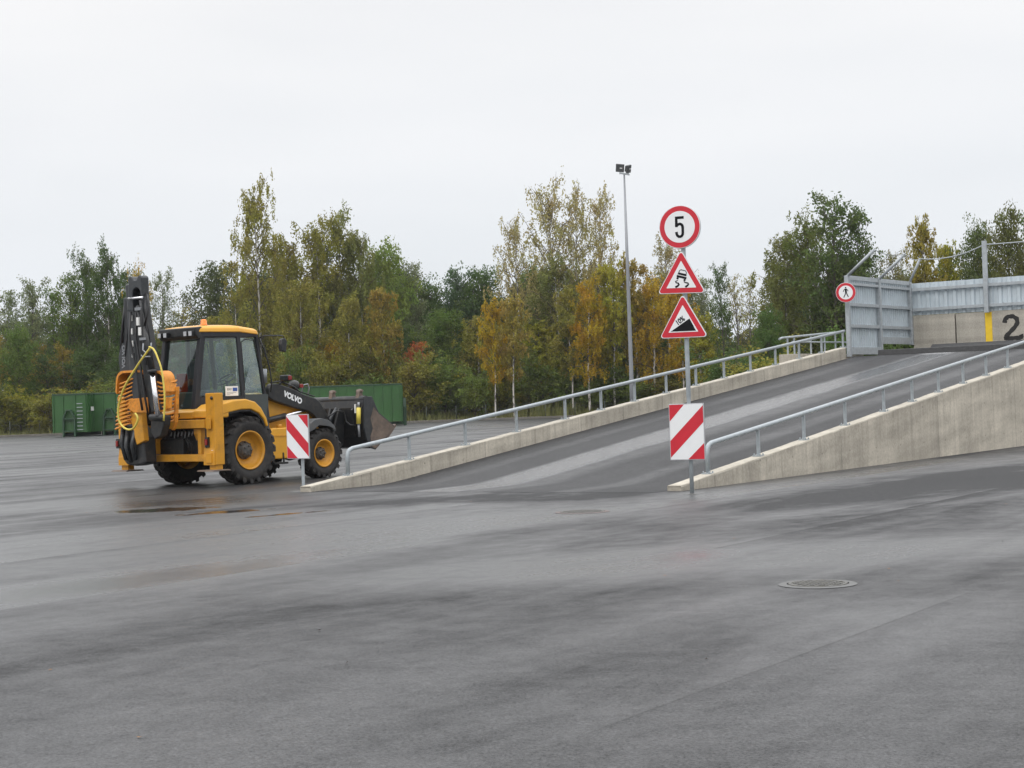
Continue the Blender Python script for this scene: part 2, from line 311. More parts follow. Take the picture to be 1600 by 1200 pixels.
    # paving seams
    if lanes:
        lw, off = lanes
        wob = math_('MULTIPLY_ADD', math_('SUBTRACT', n_mid, 0.5), 0.06, sp.outputs[1])
        fr = math_('FRACT', math_('DIVIDE', math_('SUBTRACT', wob, off), lw))
        d = math_('MULTIPLY', math_('MINIMUM', fr, math_('SUBTRACT', 1.0, fr)), lw)
        seam = rng(d, 0.006, 0.022, 1.0, 0.0)
        seam = math_('MULTIPLY', seam, rng(n_blob, 0.45, 0.6, 0.15, 0.9))
        mx = nd('ShaderNodeMix'); mx.data_type = 'RGBA'; L(math_('MULTIPLY', seam, 0.9), mx.inputs[0]); L(col, mx.inputs[6]); mx.inputs[7].default_value = (0.008, 0.008, 0.008, 1); col = mx.outputs[2]
    pud = None
    if puddles:
        for (x0, y0, L_, W_, an, amp) in puddles:
            dx = math_('SUBTRACT', spx.outputs[0], x0); dy = math_('SUBTRACT', spx.outputs[1], y0)
            u = math_('DIVIDE', math_('ADD', math_('MULTIPLY', dx, math.cos(an)), math_('MULTIPLY', dy, math.sin(an))), L_)
            v = math_('DIVIDE', math_('SUBTRACT', math_('MULTIPLY', dy, math.cos(an)), math_('MULTIPLY', dx, math.sin(an))), W_)
            r2 = math_('SQRT', math_('ADD', math_('MULTIPLY', u, u), math_('MULTIPLY', v, v)))
            r2 = math_('ADD', r2, math_('MULTIPLY', math_('SUBTRACT', n_sp, 0.5), 2.2 if amp > 0.9 else 1.0))
            k = rng(r2, 0.75 if amp > 0.9 else 0.3, 1.0, amp, 0.0)
            pud = k if pud is None else math_('MAXIMUM', pud, k)
    L(col, b.inputs['Base Color'])
    # sheen of the water film
    rough = rng(wv, 0.0, 1.0, 0.62, 0.24) if streaks else rng(wv, 0.0, 1.0, 0.60, 0.16)
    rough = math_('ADD', rough, math_('MULTIPLY', math_('SUBTRACT', fine, 0.5), 0.35))
    rough = math_('ADD', rough, math_('MULTIPLY', math_('SUBTRACT', coarse, 0.5), 0.25))
    spec_ = rng(wv, 0.0, 1.0, 0.085, 1.0)
    spec_ = math_('MULTIPLY', spec_, rng(fine, 0.40, 0.60, 0.2, 1.8))
    spec_ = math_('MULTIPLY', spec_, rng(coarse, 0.40, 0.60, 0.8, 1.2))
    if pud is not None:
        mr_ = nd('ShaderNodeMix'); L(pud, mr_.inputs[0]); L(rough, mr_.inputs[2]); mr_.inputs[3].default_value = 0.05; rough = mr_.outputs[0]
        ms_ = nd('ShaderNodeMix'); L(pud, ms_.inputs[0]); L(spec_, ms_.inputs[2]); ms_.inputs[3].default_value = 0.55; spec_ = ms_.outputs[0]
    if streaks: spec_ = math_('MAXIMUM', spec_, rng(wv, 0.8, 1.5, 0.1, 1.0))
    L(rough, b.inputs['Roughness']); L(spec_, b.inputs['Specular IOR Level'])
    bs = math_('ADD', math_('MULTIPLY', fine, 0.7), math_('MULTIPLY', fine2, 0.3))
    bp = nd('ShaderNodeBump'); bp.inputs['Distance'].default_value = 0.008;    bst = rng(wv, 0, 1.0, 1.0, 0.40) if streaks else rng(wv, 0, 1, 1.0, 0.36)
    if pud is not None: bst = math_('MULTIPLY', bst, rng(pud, 0, 1, 1.0, 0.03))
    L(bst, bp.inputs['Strength'])
    L(bs, bp.inputs['Height']); L(bp.outputs[0], b.inputs['Normal'])
    return mt
def pd_(px, py, L_, W_, an, amp):
    p_ = gnd(px, py); return (p_.x, p_.y, L_, W_, an, amp)
M['asphalt'] = asphalt_mat('wet_asphalt', R(57), lanes=(3.45, 0.5), damp=[pd_(1120, 872, 4.2, 1.6, 0.25, 0.50), pd_(640, 825, 4.5, 1.5, 0.75, 0.35), pd_(60, 925, 3.5, 1.0, 0.9, 0.40), (5.5, 23.0, 9.0, 2.6, R(57), -0.45), pd_(800, 778, 3.5, 1.3, 0.2, -0.35), (15.0, 34.0, 12.0, 4.0, R(50), -0.35)], puddles=[pd_(250, 797, 0.95, 0.60, 0.3, 0.91), pd_(350, 800, 0.8, 0.35, 0.6, 0.91), pd_(450, 803, 0.8, 0.16, 0.75, 0.91),
    pd_(300, 785, 2.6, 2.4, 0.4, 0.55), pd_(1085, 868, 0.75, 0.45, 1.0, 0.7)])
M['asphalt_ramp'] = asphalt_mat('ramp_asphalt', 0.0, streaks=[(4.55, 0.68, 1.7), (3.9, 0.8, 0.35), (1.9, 0.5, 0.30), (6.3, 0.4, 0.22)])
M['asphalt_dark'] = pmat('dark_asphalt', (0.035, 0.035, 0.037), 0.5, var=0.25, scale=12, bump=0.5, bscale=60)
M['film'] = pmat('water_film', (0.03, 0.03, 0.032), 0.09, var=0.2, spec=0.6)
M['rust_stain'] = pmat('rusty_wet_stain', (0.085, 0.045, 0.040), 0.3, var=0.3, scale=8)

def grass_mat():
    mt, n, b = newmat('meadow_soil')
    tc = n.nodes.new('ShaderNodeTexCoord')
    ns = n.nodes.new('ShaderNodeTexNoise'); ns.inputs['Scale'].default_value = 0.35; ns.inputs['Detail'].default_value = 8; n.links.new(tc.outputs['Object'], ns.inputs[0])
    c = n.nodes.new('ShaderNodeValToRGB'); n.links.new(ns.outputs[0], c.inputs[0])
    c.color_ramp.elements[0].position = 0.35; c.color_ramp.elements[0].color = (0.045, 0.06, 0.018, 1)
    c.color_ramp.elements[1].position = 0.65; c.color_ramp.elements[1].color = (0.11, 0.10, 0.04, 1)
    n.links.new(c.outputs[0], b.inputs['Base Color']); b.inputs['Roughness'].default_value = 0.95
    return mt
M['meadow'] = grass_mat()

# ------------------------------------------------------------------ mesh helpers
class MB:
    def __init__(s): s.v = []; s.f = []; s.sm = []
    def add(s, vs, fs, smooth=False):
        o = len(s.v); s.v += [tuple(v) for v in vs]
        for f in fs: s.f.append(tuple(i+o for i in f)); s.sm.append(smooth)
        return s
    def box(s, x0, x1, y0, y1, z0, z1):
        vs = [(x, y, z) for x in (x0, x1) for y in (y0, y1) for z in (z0, z1)]
        return s.add(vs, [(0, 1, 3, 2), (4, 6, 7, 5), (0, 4, 5, 1), (2, 3, 7, 6), (0, 2, 6, 4), (1, 5, 7, 3)])
    def prism(s, pts, axis, a, b, b_shift=None):
        """pts 2D polygon; axis 'x': pts=(y,z); 'y': pts=(x,z); 'z': pts=(x,y)"""
        def mk(p, c):
            return (c, p[0], p[1]) if axis == 'x' else ((p[0], c, p[1]) if axis == 'y' else (p[0], p[1], c))
        n = len(pts); vs = [mk(p, a) for p in pts] + [mk(p, b) for p in pts]
        fs = [tuple(range(n))[::-1], tuple(range(n, 2*n))] + [(i, (i+1) % n, n+(i+1) % n, n+i) for i in range(n)]
        return s.add(vs, fs)
    def tube(s, path, r, n=8, caps=True, smooth=True):
        P = [Vector(p) for p in path]; rs = r if isinstance(r, (list, tuple)) else [r]*len(P)
        vs = []; up = None
        for i, p in enumerate(P):
            t = (P[min(i+1, len(P)-1)] - P[max(i-1, 0)]).normalized()
            if up is None:
                up = Vector((0, 0, 1)) if abs(t.z) < 0.9 else Vector((1, 0, 0))
            a = (up - t*up.dot(t)).normalized(); up = a; bb = t.cross(a)
            for k in range(n):
                an = 2*math.pi*(k+0.5)/n; vs.append(p + (a*math.cos(an)+bb*math.sin(an))*rs[i])
        fs = []
        for i in range(len(P)-1):
            for k in range(n):
                fs.append((i*n+k, i*n+(k+1) % n, (i+1)*n+(k+1) % n, (i+1)*n+k))
        s.add(vs, fs, smooth)
        if caps:
            o = len(s.v)-len(vs)
            s.f.append(tuple(o+k for k in range(n))[::-1]); s.sm.append(False)
            s.f.append(tuple(o+(len(P)-1)*n+k for k in range(n))); s.sm.append(False)
        return s
    def bar(s, p, q_, w, h):
        """square bar from p to q_ (width w, height h)"""
        p = Vector(p); q_ = Vector(q_); t = (q_-p).normalized(); up = Vector((0, 0, 1)) if abs(t.z) < 0.95 else Vector((0, 1, 0))
        a = t.cross(up).normalized(); bb = a.cross(t).normalized()
        vs = [c + a*i*w/2 + bb*j*h/2 for c in (p, q_) for i, j in ((-1, -1), (1, -1), (1, 1), (-1, 1))]
        return s.add(vs, [(3, 2, 1, 0), (4, 5, 6, 7), (0, 1, 5, 4), (1, 2, 6, 5), (2, 3, 7, 6), (3, 0, 4, 7)])
    def lathe(s, prof, c, n=40, axis='y', smooth=True, caps=True):
        """prof list of (radius, offset) revolved round the axis through c"""
        c = Vector(c); vs = []
        for (r, a) in prof:
            for k in range(n):
                an = 2*math.pi*k/n
                if axis == 'y': vs.append(c+Vector((r*math.cos(an), a, r*math.sin(an))))
                elif axis == 'z': vs.append(c+Vector((r*math.cos(an), r*math.sin(an), a)))
                else: vs.append(c+Vector((a, r*math.cos(an), r*math.sin(an))))
        fs = []
        for i in range(len(prof)-1):
            for k in range(n): fs.append((i*n+k, i*n+(k+1) % n, (i+1)*n+(k+1) % n, (i+1)*n+k))
        s.add(vs, fs, smooth); o = len(s.v)-len(vs)
        for i, rev in ((0, True), (len(prof)-1, False)):
            if prof[i][0] > 1e-4 and caps:
                f = tuple(o+i*n+k for k in range(n)); s.f.append(f[::-1] if rev else f); s.sm.append(False)
        return s
    def quad(s, a, b, c, d): return s.add([a, b, c, d], [(0, 1, 2, 3)])
    def build(s, name, mat, parent=None, bevel=0.0, label=None, matrix=None):
        me = bpy.data.meshes.new(name); me.from_pydata(s.v, [], s.f); me.validate()
        if len(me.polygons) == len(s.sm): me.polygons.foreach_set('use_smooth', s.sm)
        bm = bmesh.new(); bm.from_mesh(me); bmesh.ops.recalc_face_normals(bm, faces=bm.faces); bm.to_mesh(me); bm.free()
        me.materials.append(M[mat] if isinstance(mat, str) else mat); me.update()
        o = bpy.data.objects.new(name, me); COL.objects.link(o)
        if parent: o.parent = parent
        if matrix is not None: o.matrix_local = matrix
        if bevel:
            md = o.modifiers.new('bevel', 'BEVEL'); md.width = bevel; md.segments = 2; md.limit_method = 'ANGLE'; md.angle_limit = R(35)
        if label: o['label'] = label
        return o
def tag(o, label, cat, group=None, kind=None):
    if label: o['label'] = label
    if cat: o['category'] = cat
    if group: o['group'] = group
    if kind: o['kind'] = kind
    return o
def thing(name, label, cat, loc=(0, 0, 0), rz=0.0, group=None):
    o = bpy.data.objects.new(name, None); COL.objects.link(o); o.location = loc; o.rotation_euler = (0, 0, rz)
    o.empty_display_size = 0.3
    return tag(o, label, cat, group)
def copy_tree(o, parent=None):
    c = o.copy(); COL.objects.link(c); c.parent = parent
    if parent: c.matrix_parent_inverse = o.matrix_parent_inverse
    for ch in [x for x in bpy.data.objects if x.parent == o]: copy_tree(ch, c)
    return c
def text_part(txt, size, name, mat, parent, matrix, offset=0.0, extrude=0.002, xscale=1.0):
    cu_ = bpy.data.curves.new('txt', 'FONT'); cu_.body = txt; cu_.size = size; cu_.extrude = extrude; cu_.offset = offset
    cu_.align_x = 'CENTER'; cu_.align_y = 'CENTER'; cu_.resolution_u = 4
    t = bpy.data.objects.new('txt', cu_); COL.objects.link(t)
    bpy.context.view_layer.update()
    me = bpy.data.meshes.new_from_object(t.evaluated_get(bpy.context.evaluated_depsgraph_get()))
    bpy.data.objects.remove(t); bpy.data.curves.remove(cu_)
    me.name = name; me.materials.clear(); me.materials.append(M[mat])
    if xscale != 1.0: me.transform(Matrix.Diagonal((xscale, 1, 1, 1)))
    o = bpy.data.objects.new(name, me); COL.objects.link(o); o.parent = parent; o.matrix_local = matrix
    return o
def frame(origin, ex, ey):
    """matrix whose x axis is ex and y axis is ey (text plane)"""
    ex = Vector(ex).normalized(); ez = ex.cross(Vector(ey)).normalized(); ey = ez.cross(ex)
    m_ = Matrix((ex, ey, ez)).transposed().to_4x4(); m_.translation = origin; return m_

# ------------------------------------------------------------------ setting: ground
LOT_FAR = 133.0
g = MB(); g.quad((-1500, -600, -0.06), (1500, -600, -0.06), (1500, 2600, -0.06), (-1500, 2600, -0.06))
tag(g.build('ground', 'meadow'), None, None, kind='structure')
g = MB(); g.quad((-90, -40, 0), (90, -40, 0), (90, LOT_FAR, 0), (-90, LOT_FAR, 0))
tag(g.build('asphalt_lot', 'asphalt'), None, None, kind='structure')
g = MB(); g.box(-90, 90, LOT_FAR, LOT_FAR+0.25, -0.1, 0.16)
tag(g.build('kerb', 'kerb_stone', bevel=0.02), None, None, kind='structure')

# ------------------------------------------------------------------ ramp
PHI = 0.959
RO = Vector((3.20, 27.63, 0)); RAX = Vector((math.cos(PHI), math.sin(PHI), 0)); RAY = Vector((-math.sin(PHI), math.cos(PHI), 0))
RM = Matrix((RAX, RAY, Vector((0, 0, 1)))).transposed().to_4x4(); RM.translation = RO
GR = 0.111; SC = 22.8; DECK = 2.5; WL = 7.4
def road_z(s): return max(0.006, min(DECK, -0.05+GR*s))
def roadz_smooth(s):
    x = -0.05+GR*s; a = 0.06
    lo = 0.5*(x+math.sqrt(x*x+a*a*0.25)) if s > -1.7 else 0.0
    return min(DECK, lo) if s > -1.7 else 0.0
rb = MB(); ss = [0.0+i*0.35 for i in range(0, 66)]
vs = []
for s_ in ss: vs += [(s_, 0.12, roadz_smooth(s_)+0.004), (s_, 7.28, roadz_smooth(s_)+0.004)]
vs += [(SC, 0.12, DECK+0.004), (SC, 7.28, DECK+0.004)] if ss[-1] < SC else []
rb.add(vs, [(2*i, 2*i+2, 2*i+3, 2*i+1) for i in range(len(vs)//2-1)], True)
rb.quad((-1.6, 0.12, 0.003), (0.0, 0.12, roadz_smooth(0)+0.004), (0.0, 7.28, roadz_smooth(0)+0.004), (-1.6, 7.28, 0.003))
tag(rb.build('ramp_road', 'asphalt_ramp', matrix=RM), None, None, kind='structure')
# deck
db = MB(); db.box(SC+0.01, 29.6, -26.0, 7.30, -0.05, DECK)
tag(db.build('deck_slab', 'concrete', matrix=RM), None, None, kind='structure')
db = MB(); db.quad((SC, -26, DECK+0.006), (28.0, -26, DECK+0.006), (28.0, 7.3, DECK+0.006), (SC, 7.3, DECK+0.006))
tag(db.build('deck_paving', 'asphalt_dark', matrix=RM), None, None, kind='structure')

def ramp_wall(name, label, t0, t1, s0, s1, ztop, mat, parent_mat=RM):
    root = thing(name, label, 'wall', RM @ Vector((s0, (t0+t1)/2, 0)), PHI)
    off = Matrix.Translation(Vector((-s0, -(t0+t1)/2, 0)))
    b = MB(); zt = [ztop(s0), ztop(s1)]
    pts = [(s0, -0.15), (s1, -0.15), (s1, zt[1]-0.012), (s0, zt[0]-0.012)]
    b.prism(pts, 'y', t0, t1)
    b.build('wall_body', mat, root, matrix=off)
    # worn top arris: thin slightly irregular screed
    c = MB(); n = int((s1-s0)/0.35); rnd = random.Random(hash(name) % 1000)
    rnd = random.Random(len(name))
    vs = []; 
    for i in range(n+1):
        s_ = s0+(s1-s0)*i/n; z = ztop(s_)
        j1, j2 = rnd.uniform(-.008, .006), rnd.uniform(-.008, .006); zz = rnd.uniform(-.006, .004)
        vs += [(s_, t0-0.003+j1*0.6, z-0.03), (s_, t0+0.01+j1, z+zz), (s_, t1-0.01+j2, z+zz), (s_, t1+0.003+j2*0.6, z-0.03)]
    fs = []
    for i in range(n):
        for k in range(3): fs.append((4*i+k, 4*i+4+k, 4*i+5+k, 4*i+1+k))
    fs += [(0, 1, 2, 3), (4*n+3, 4*n+2, 4*n+1, 4*n)]
    c.add(vs, fs); c.build('wall_top', 'cap', root, matrix=off)
    return root
zr = lambda s: 0.2165+GR*s
zl = lambda s: 0.295+GR*s
ramp_wall('retaining_wall', 'tall tapering concrete wall with vertical stains along the near side of the ramp', -0.125, 0.125, -1.15, 22.75, zr, 'concrete')
ramp_wall('retaining_wall', 'low concrete wall of jointed panels along the far side of the ramp', WL-0.125, WL+0.125, -1.72, 22.35, zl, 'concrete_kerbwall')

def handrail(label, t, s_start, zf, hr, extra_s):
    root = thing('handrail', label, 'handrail', RM @ Vector((s_start, t, 0)), PHI, 'grey tube handrails on the ramp walls')
    off = Matrix.Translation(Vector((-s_start, -t, 0)))
    gaps = [1.871]*3+[1.933]+[1.542]*extra_s
    ps = [s_start]
    for g_ in gaps: ps.append(ps[-1]+g_)
    path = [(ps[0], t, zf(ps[0])+0.02), (ps[0], t, zf(ps[0])+hr-0.13), (ps[0]+0.02, t, zf(ps[0])+hr-0.05), (ps[0]+0.07, t, zf(ps[0])+hr-0.01), (ps[0]+0.15, t, zf(ps[0]+.15)+hr)]
    path += [(ps[-1]+0.12, t, zf(ps[-1]+0.12)+hr)]
    b = MB(); b.tube(path, 0.042, 12); b.build('top_rail', 'galv', root, matrix=off)
    for i, s_ in enumerate(ps):
        b = MB()
        if i: b.bar((s_, t, zf(s_)), (s_, t, zf(s_)+hr-0.03), 0.05, 0.05)
        b.box(s_-0.085, s_+0.085, t-0.08, t+0.08, zf(s_)-0.012, zf(s_)+0.012)
        for dx in (-.06, .06):
            for dy in (-.055, .055): b.lathe([(0.012, 0), (0.012, 0.03)], (s_+dx, t+dy, zf(s_)+0.01), 6, 'z')
        b.build('post', 'galv', root, matrix=off)
    return root, ps
handrail('grey tube handrail on the low far wall of the ramp', WL, -0.52, zl, 0.485, 10)
handrail('grey tube handrail on the tall near wall of the ramp', 0.0, 0.0, zr, 0.485, 10)

# stair landing outside the far wall, with its own rails
root = thing('stair_landing', 'small concrete landing with thin rails outside the far ramp wall', 'landing', RM @ Vector((20, 8.2, 0)), PHI)
off = Matrix.Translation(Vector((-20, -8.2, 0)))
b = MB(); b.box(19.8, 24.5, 7.62, 8.25, -0.1, 2.6); b.build('landing_wall', 'concrete', root, matrix=off, bevel=0.01)
b = MB(); b.tube([(19.75, 8.2, 3.05), (19.95, 8.2, 3.09), (23.8, 8.2, 3.30), (24.0, 8.2, 3.3)], 0.032, 10); b.build('top_rail', 'galv', root, matrix=off)
b = MB(); b.tube([(20.6, 8.2, 2.98), (24.7, 8.2, 3.0)], 0.024, 8); b.build('lower_rail', 'galv', root, matrix=off)
for s_ in (20.3, 20.75, 21.9, 22.9, 23.7):
    b = MB(); b.bar((s_, 8.2, 2.58), (s_, 8.2, 3.06+(s_-19.9)*0.055), 0.04, 0.04); b.build('post', 'galv', root, matrix=off)

# ------------------------------------------------------------------ screens at the top of the ramp
def corrugated(b, p0, p1, z0, z1, pitch=0.19, depth=0.035, normal=None):
    p0 = Vector(p0); p1 = Vector(p1); d = (p1-p0); Ln = d.length; d.normalize(); nn = Vector((-d.y, d.x, 0)) if normal is None else normal
    x = 0; vs = []; k = 0; prof = [(0, 0), (0.30, 0), (0.42, 1), (0.85, 1), (0.97, 0)]
    pts = []
    while x < Ln:
        for (u, w) in prof[:-1]:
            xx = x+u*pitch
            if xx <= Ln: pts.append((xx, w))
        pts.append((x+0.97*pitch, 0)) if x+0.97*pitch < Ln else None
        x += pitch
    for side in (0, 1):
        for (xx, w) in pts:
            for z in (z0, z1):
                q_ = p0+d*xx+nn*(w*depth+side*0.0015); vs.append((q_.x, q_.y, z))
    n = len(pts); fs = [(2*i, 2*i+2, 2*i+3, 2*i+1) for i in range(n-1)]+[(2*n+2*i+1, 2*n+2*i+3, 2*n+2*i+2, 2*n+2*i) for i in range(n-1)]
    b.add(vs, fs); return b

root = thing('metal_screen', 'grey corrugated metal screen with leaning arms on the far edge at the ramp top', 'screen', RM @ Vector((22.95, 7.45, DECK)), PHI)
off = Matrix.Translation(Vector((-22.95, -7.45, -DECK)))
T = 7.45
b = MB(); corrugated(b, (23.0, T+0.04, 0), (25.4, T+0.04, 0), 2.6, 4.9, 0.17, 0.05); b.build('sheet', 'sheet', root, matrix=off)
b = MB(); corrugated(b, (25.42, T+0.04, 0), (28.0, T+0.04, 0), 2.98, 4.9, 0.17, 0.05); b.build('sheet', 'sheet', root, matrix=off)
for s_ in (22.95, 25.4, 28.0):
    b = MB(); b.box(s_-0.06, s_+0.06, T-0.09, T+0.035, 2.5 if s_ < 27 else 2.9, 4.98); b.build('post', 'galv_dark', root, matrix=off, bevel=0.006)
for (z0, z1, a0, a1) in ((4.86, 4.99, 23.01, 27.94), (4.70, 4.78, 23.01, 27.94), (4.06, 4.16, 23.01, 27.94), (3.40, 3.50, 23.01, 27.94), (2.58, 2.80, 23.01, 25.34), (2.92, 3.14, 25.46, 27.94)):
    b = MB(); b.box(a0, 25.337, T-0.055, T+0.025, z0, z1) if a0 < 25 else None
    if a1 > 26: b.box(25.463, a1, T-0.055, T+0.025, z0, z1)
    b.build('rail', 'galv_dark', root, matrix=off, bevel=0.004)
tips = []
for s_, ds, dt in ((22.95, 0.0, -0.92), (25.4, 0.0, -0.92), (28.0, -0.15, -0.45)):
    tip = (s_+ds, T-0.03+dt, 4.98+0.72); tips.append(tip)
    b = MB(); b.tube([(s_, T-0.03, 4.95), tip], 0.045, 10); b.build('leaning_arm', 'galv_dark', root, matrix=off)
b = MB()
pth = []
for a_, c_ in ((0, 1), (1, 2)):
    A_, C_ = Vector(tips[a_]), Vector(tips[c_])
    for i in range(9): 
        t_ = i/8; p_ = A_.lerp(C_, t_); p_.z -= 0.10*4*t_*(1-t_); pth.append(p_)
b.tube(pth, 0.011, 6); b.build('cable', 'galv_dark', root, matrix=off)

root = thing('metal_screen', 'long grey corrugated metal screen on the concrete blocks behind the ramp top', 'screen', RM @ Vector((28.0, 5, 3.88)), PHI)
off = Matrix.Translation(Vector((-28.0, -5, -3.88)))
b = MB(); corrugated(b, (28.12, 7.50, 0), (28.12, -16, 0), 3.87, 4.93, 0.30, 0.06); b.build('sheet', 'sheet', root, matrix=off)
for z0 in (4.66, 4.0):
    b = MB(); b.box(28.0, 28.09, -16, 7.35, z0, z0+0.10); b.build('rail', 'galv_dark', root, matrix=off, bevel=0.004)
for t_ in (4.85, -1.2, -7.2, -13.2):
    b = MB(); b.box(27.90, 27.995, t_-0.07, t_+0.07, 3.82, 6.12); b.build('post', 'galv_dark', root, matrix=off, bevel=0.005)
b = MB()
pth = []
for i in range(9):
    t_ = i/8; p_ = Vector(tips[2]).lerp(Vector((27.95, 4.85, 6.0)), t_); p_.z -= 0.16*4*t_*(1-t_); pth.append(p_)
pth += [(27.95, 4.5, 5.99), (27.95, -13.2, 5.95)]
b.tube(pth, 0.018, 8); b.build('pipe_rail', 'galv_dark', root, matrix=off)

# concrete blocks behind the deck (each a thing)
blk = [(7.40, 5.98), (5.94, 4.98), (4.94, 3.20), (3.16, 1.4), (1.36, -0.6), (-0.64, -2.6), (-2.64, -4.6), (-4.64, -6.6), (-6.64, -8.6)]
bl = ['concrete block with rust-edged joint, leftmost under the corrugated screen', 'pale plain concrete block left of the yellow stripe, second under the screen',
      'grey concrete block carrying a yellow stripe and the black number 2']
for i, (a, c) in enumerate(blk):
    lab = bl[i] if i < 3 else 'plain concrete block right of the block numbered 2, under the long screen'
    root = thing('concrete_block', lab, 'concrete block', RM @ Vector((28.3, (a+c)/2, 2.5)), PHI, 'concrete blocks behind the deck')
    h_ = (a-c)/2
    b = MB(); b.box(-0.18+0.004*(i % 3), 0.3, -h_, h_, 0.0, 1.36-0.006*(i % 2)); b.build('block_body', 'block', root, bevel=0.015)
    if i == 2:
        b = MB(); b.box(-0.188, -0.17, 4.86-(a+c)/2-0.11, 4.86-(a+c)/2+0.11, 0.1, 1.335); b.build('yellow_stripe', 'yellow_stripe', root)
        # painted 2 : stroke
        yc = 4.12-(a+c)/2; zc = 0.78
        pts = [(0.26, 0.22), (0.24, 0.36), (0.12, 0.46), (-0.06, 0.46), (-0.20, 0.36), (-0.22, 0.2), (-0.12, 0.04), (0.06, -0.14), (0.22, -0.30), (0.24, -0.38), (0.10, -0.40), (-0.14, -0.38), (-0.28, -0.40), (-0.36, -0.34), (-0.33, -0.26)]
        sm_ = []
        for k in range(len(pts)-1):
            for u in (0, .33, .66): sm_.append((pts[k][0]*(1-u)+pts[k+1][0]*u, pts[k][1]*(1-u)+pts[k+1][1]*u))
        sm_.append(pts[-1]); b = MB(); vs = []
        for k, (y_, z_) in enumerate(sm_):
            y2, z2 = sm_[min(k+1, len(sm_)-1)]; y1, z1 = sm_[max(k-1, 0)]
            t2 = Vector((y2-y1, z2-z1)).normalized(); nn = Vector((-t2.y, t2.x))*(0.082+0.010*math.sin(k*1.7))
            vs += [(-0.176, yc+(y_+nn.x)*0.86, zc+(z_+nn.y)*0.82), (-0.176, yc+(y_-nn.x)*0.86, zc+(z_-nn.y)*0.82)]
        b.add(vs, [(2*k, 2*k+1, 2*k+3, 2*k+2) for k in range(len(sm_)-1)])
        b.build('painted_number', 'black_spray', root)
# tarred kerbs on the crest
root = RM
b = MB(); b.prism([(0, 0), (0.30, 0), (0.27, 0.17), (0.03, 0.18)], 'y', 0, -17.5)
o = b.build('tarred_kerb', 'kerb_rubber', matrix=RM @ Matrix.Translation((23.2, 6.62, DECK)), bevel=0.02); tag(o, 'low black tarred kerb lying across the top of the ramp', 'kerb')
b = MB(); b.prism([(0, 0), (1.3, 0), (1.3, 0.38), (0.6, 0.37)], 'y', 0, -16.5)
o = b.build('asphalt_bank', 'asphalt_dark', matrix=RM @ Matrix.Translation((26.8, 6.5, DECK+0.006)), bevel=0.02); tag(o, 'low dark asphalt bank at the foot of the concrete blocks', 'asphalt bank')

# ------------------------------------------------------------------ signs
def rounded_tri(side, r):
    h_ = side*math.sqrt(3)/2; vs = [(-side/2, -h_/3), (side/2, -h_/3), (0, 2*h_/3)]; out = []
    for i in range(3):
        c = Vector(vs[i]); d = -c.normalized(); cc = c + d*2*r
        a0 = math.atan2(-d.y, -d.x)
        for k in range(-4, 5): an = a0+k*R(60)/4; out.append((cc.x+r*math.cos(an), cc.y+r*math.sin(an)))
    return out
def circ(r, n=56): return [(r*math.cos(2*math.pi*k/n), r*math.sin(2*math.pi*k/n)) for k in range(n)]
def flat(pts, depth, name, mat, parent, y0, bevel=0):
    """sign layer: polygon (x,z) with front at local -y"""
    b = MB(); b.prism([(p[0], p[1]) for p in pts], 'y', y0-depth, y0); return b.build(name, mat, parent, bevel=bevel)
def stroke(pts, w):
    """polyline to ribbon outline quads as one polygon"""
    L_, R_ = [], []
    for k, p in enumerate(pts):
        a = Vector(pts[max(k-1, 0)]); c = Vector(pts[min(k+1, len(pts)-1)]); t = (c-a).normalized(); nn = Vector((-t.y, t.x))*w/2
        L_.append((p[0]+nn.x, p[1]+nn.y)); R_.append((p[0]-nn.x, p[1]-nn.y))
    return L_ + R_[::-1]
def ribbon(b, pts, w, y, d=0.002):
    o = []
    for k, p in enumerate(pts):
        a = Vector(pts[max(k-1, 0)]); c = Vector(pts[min(k+1, len(pts)-1)]); t = (c-a).normalized(); ww = w[k] if isinstance(w, list) else w
        nn = Vector((-t.y, t.x))*ww/2
        o += [(p[0]+nn.x, y-d, p[1]+nn.y), (p[0]-nn.x, y-d, p[1]-nn.y), (p[0]-nn.x, y, p[1]-nn.y), (p[0]+nn.x, y, p[1]+nn.y)]
    n = len(pts); fs = [(0, 1, 2, 3), (4*n-1, 4*n-2, 4*n-3, 4*n-4)]
    for k in range(n-1):
        for j in range(4): fs.append((4*k+j, 4*k+(j+1) % 4, 4*k+4+(j+1) % 4, 4*k+4+j))
    b.add(o, fs)

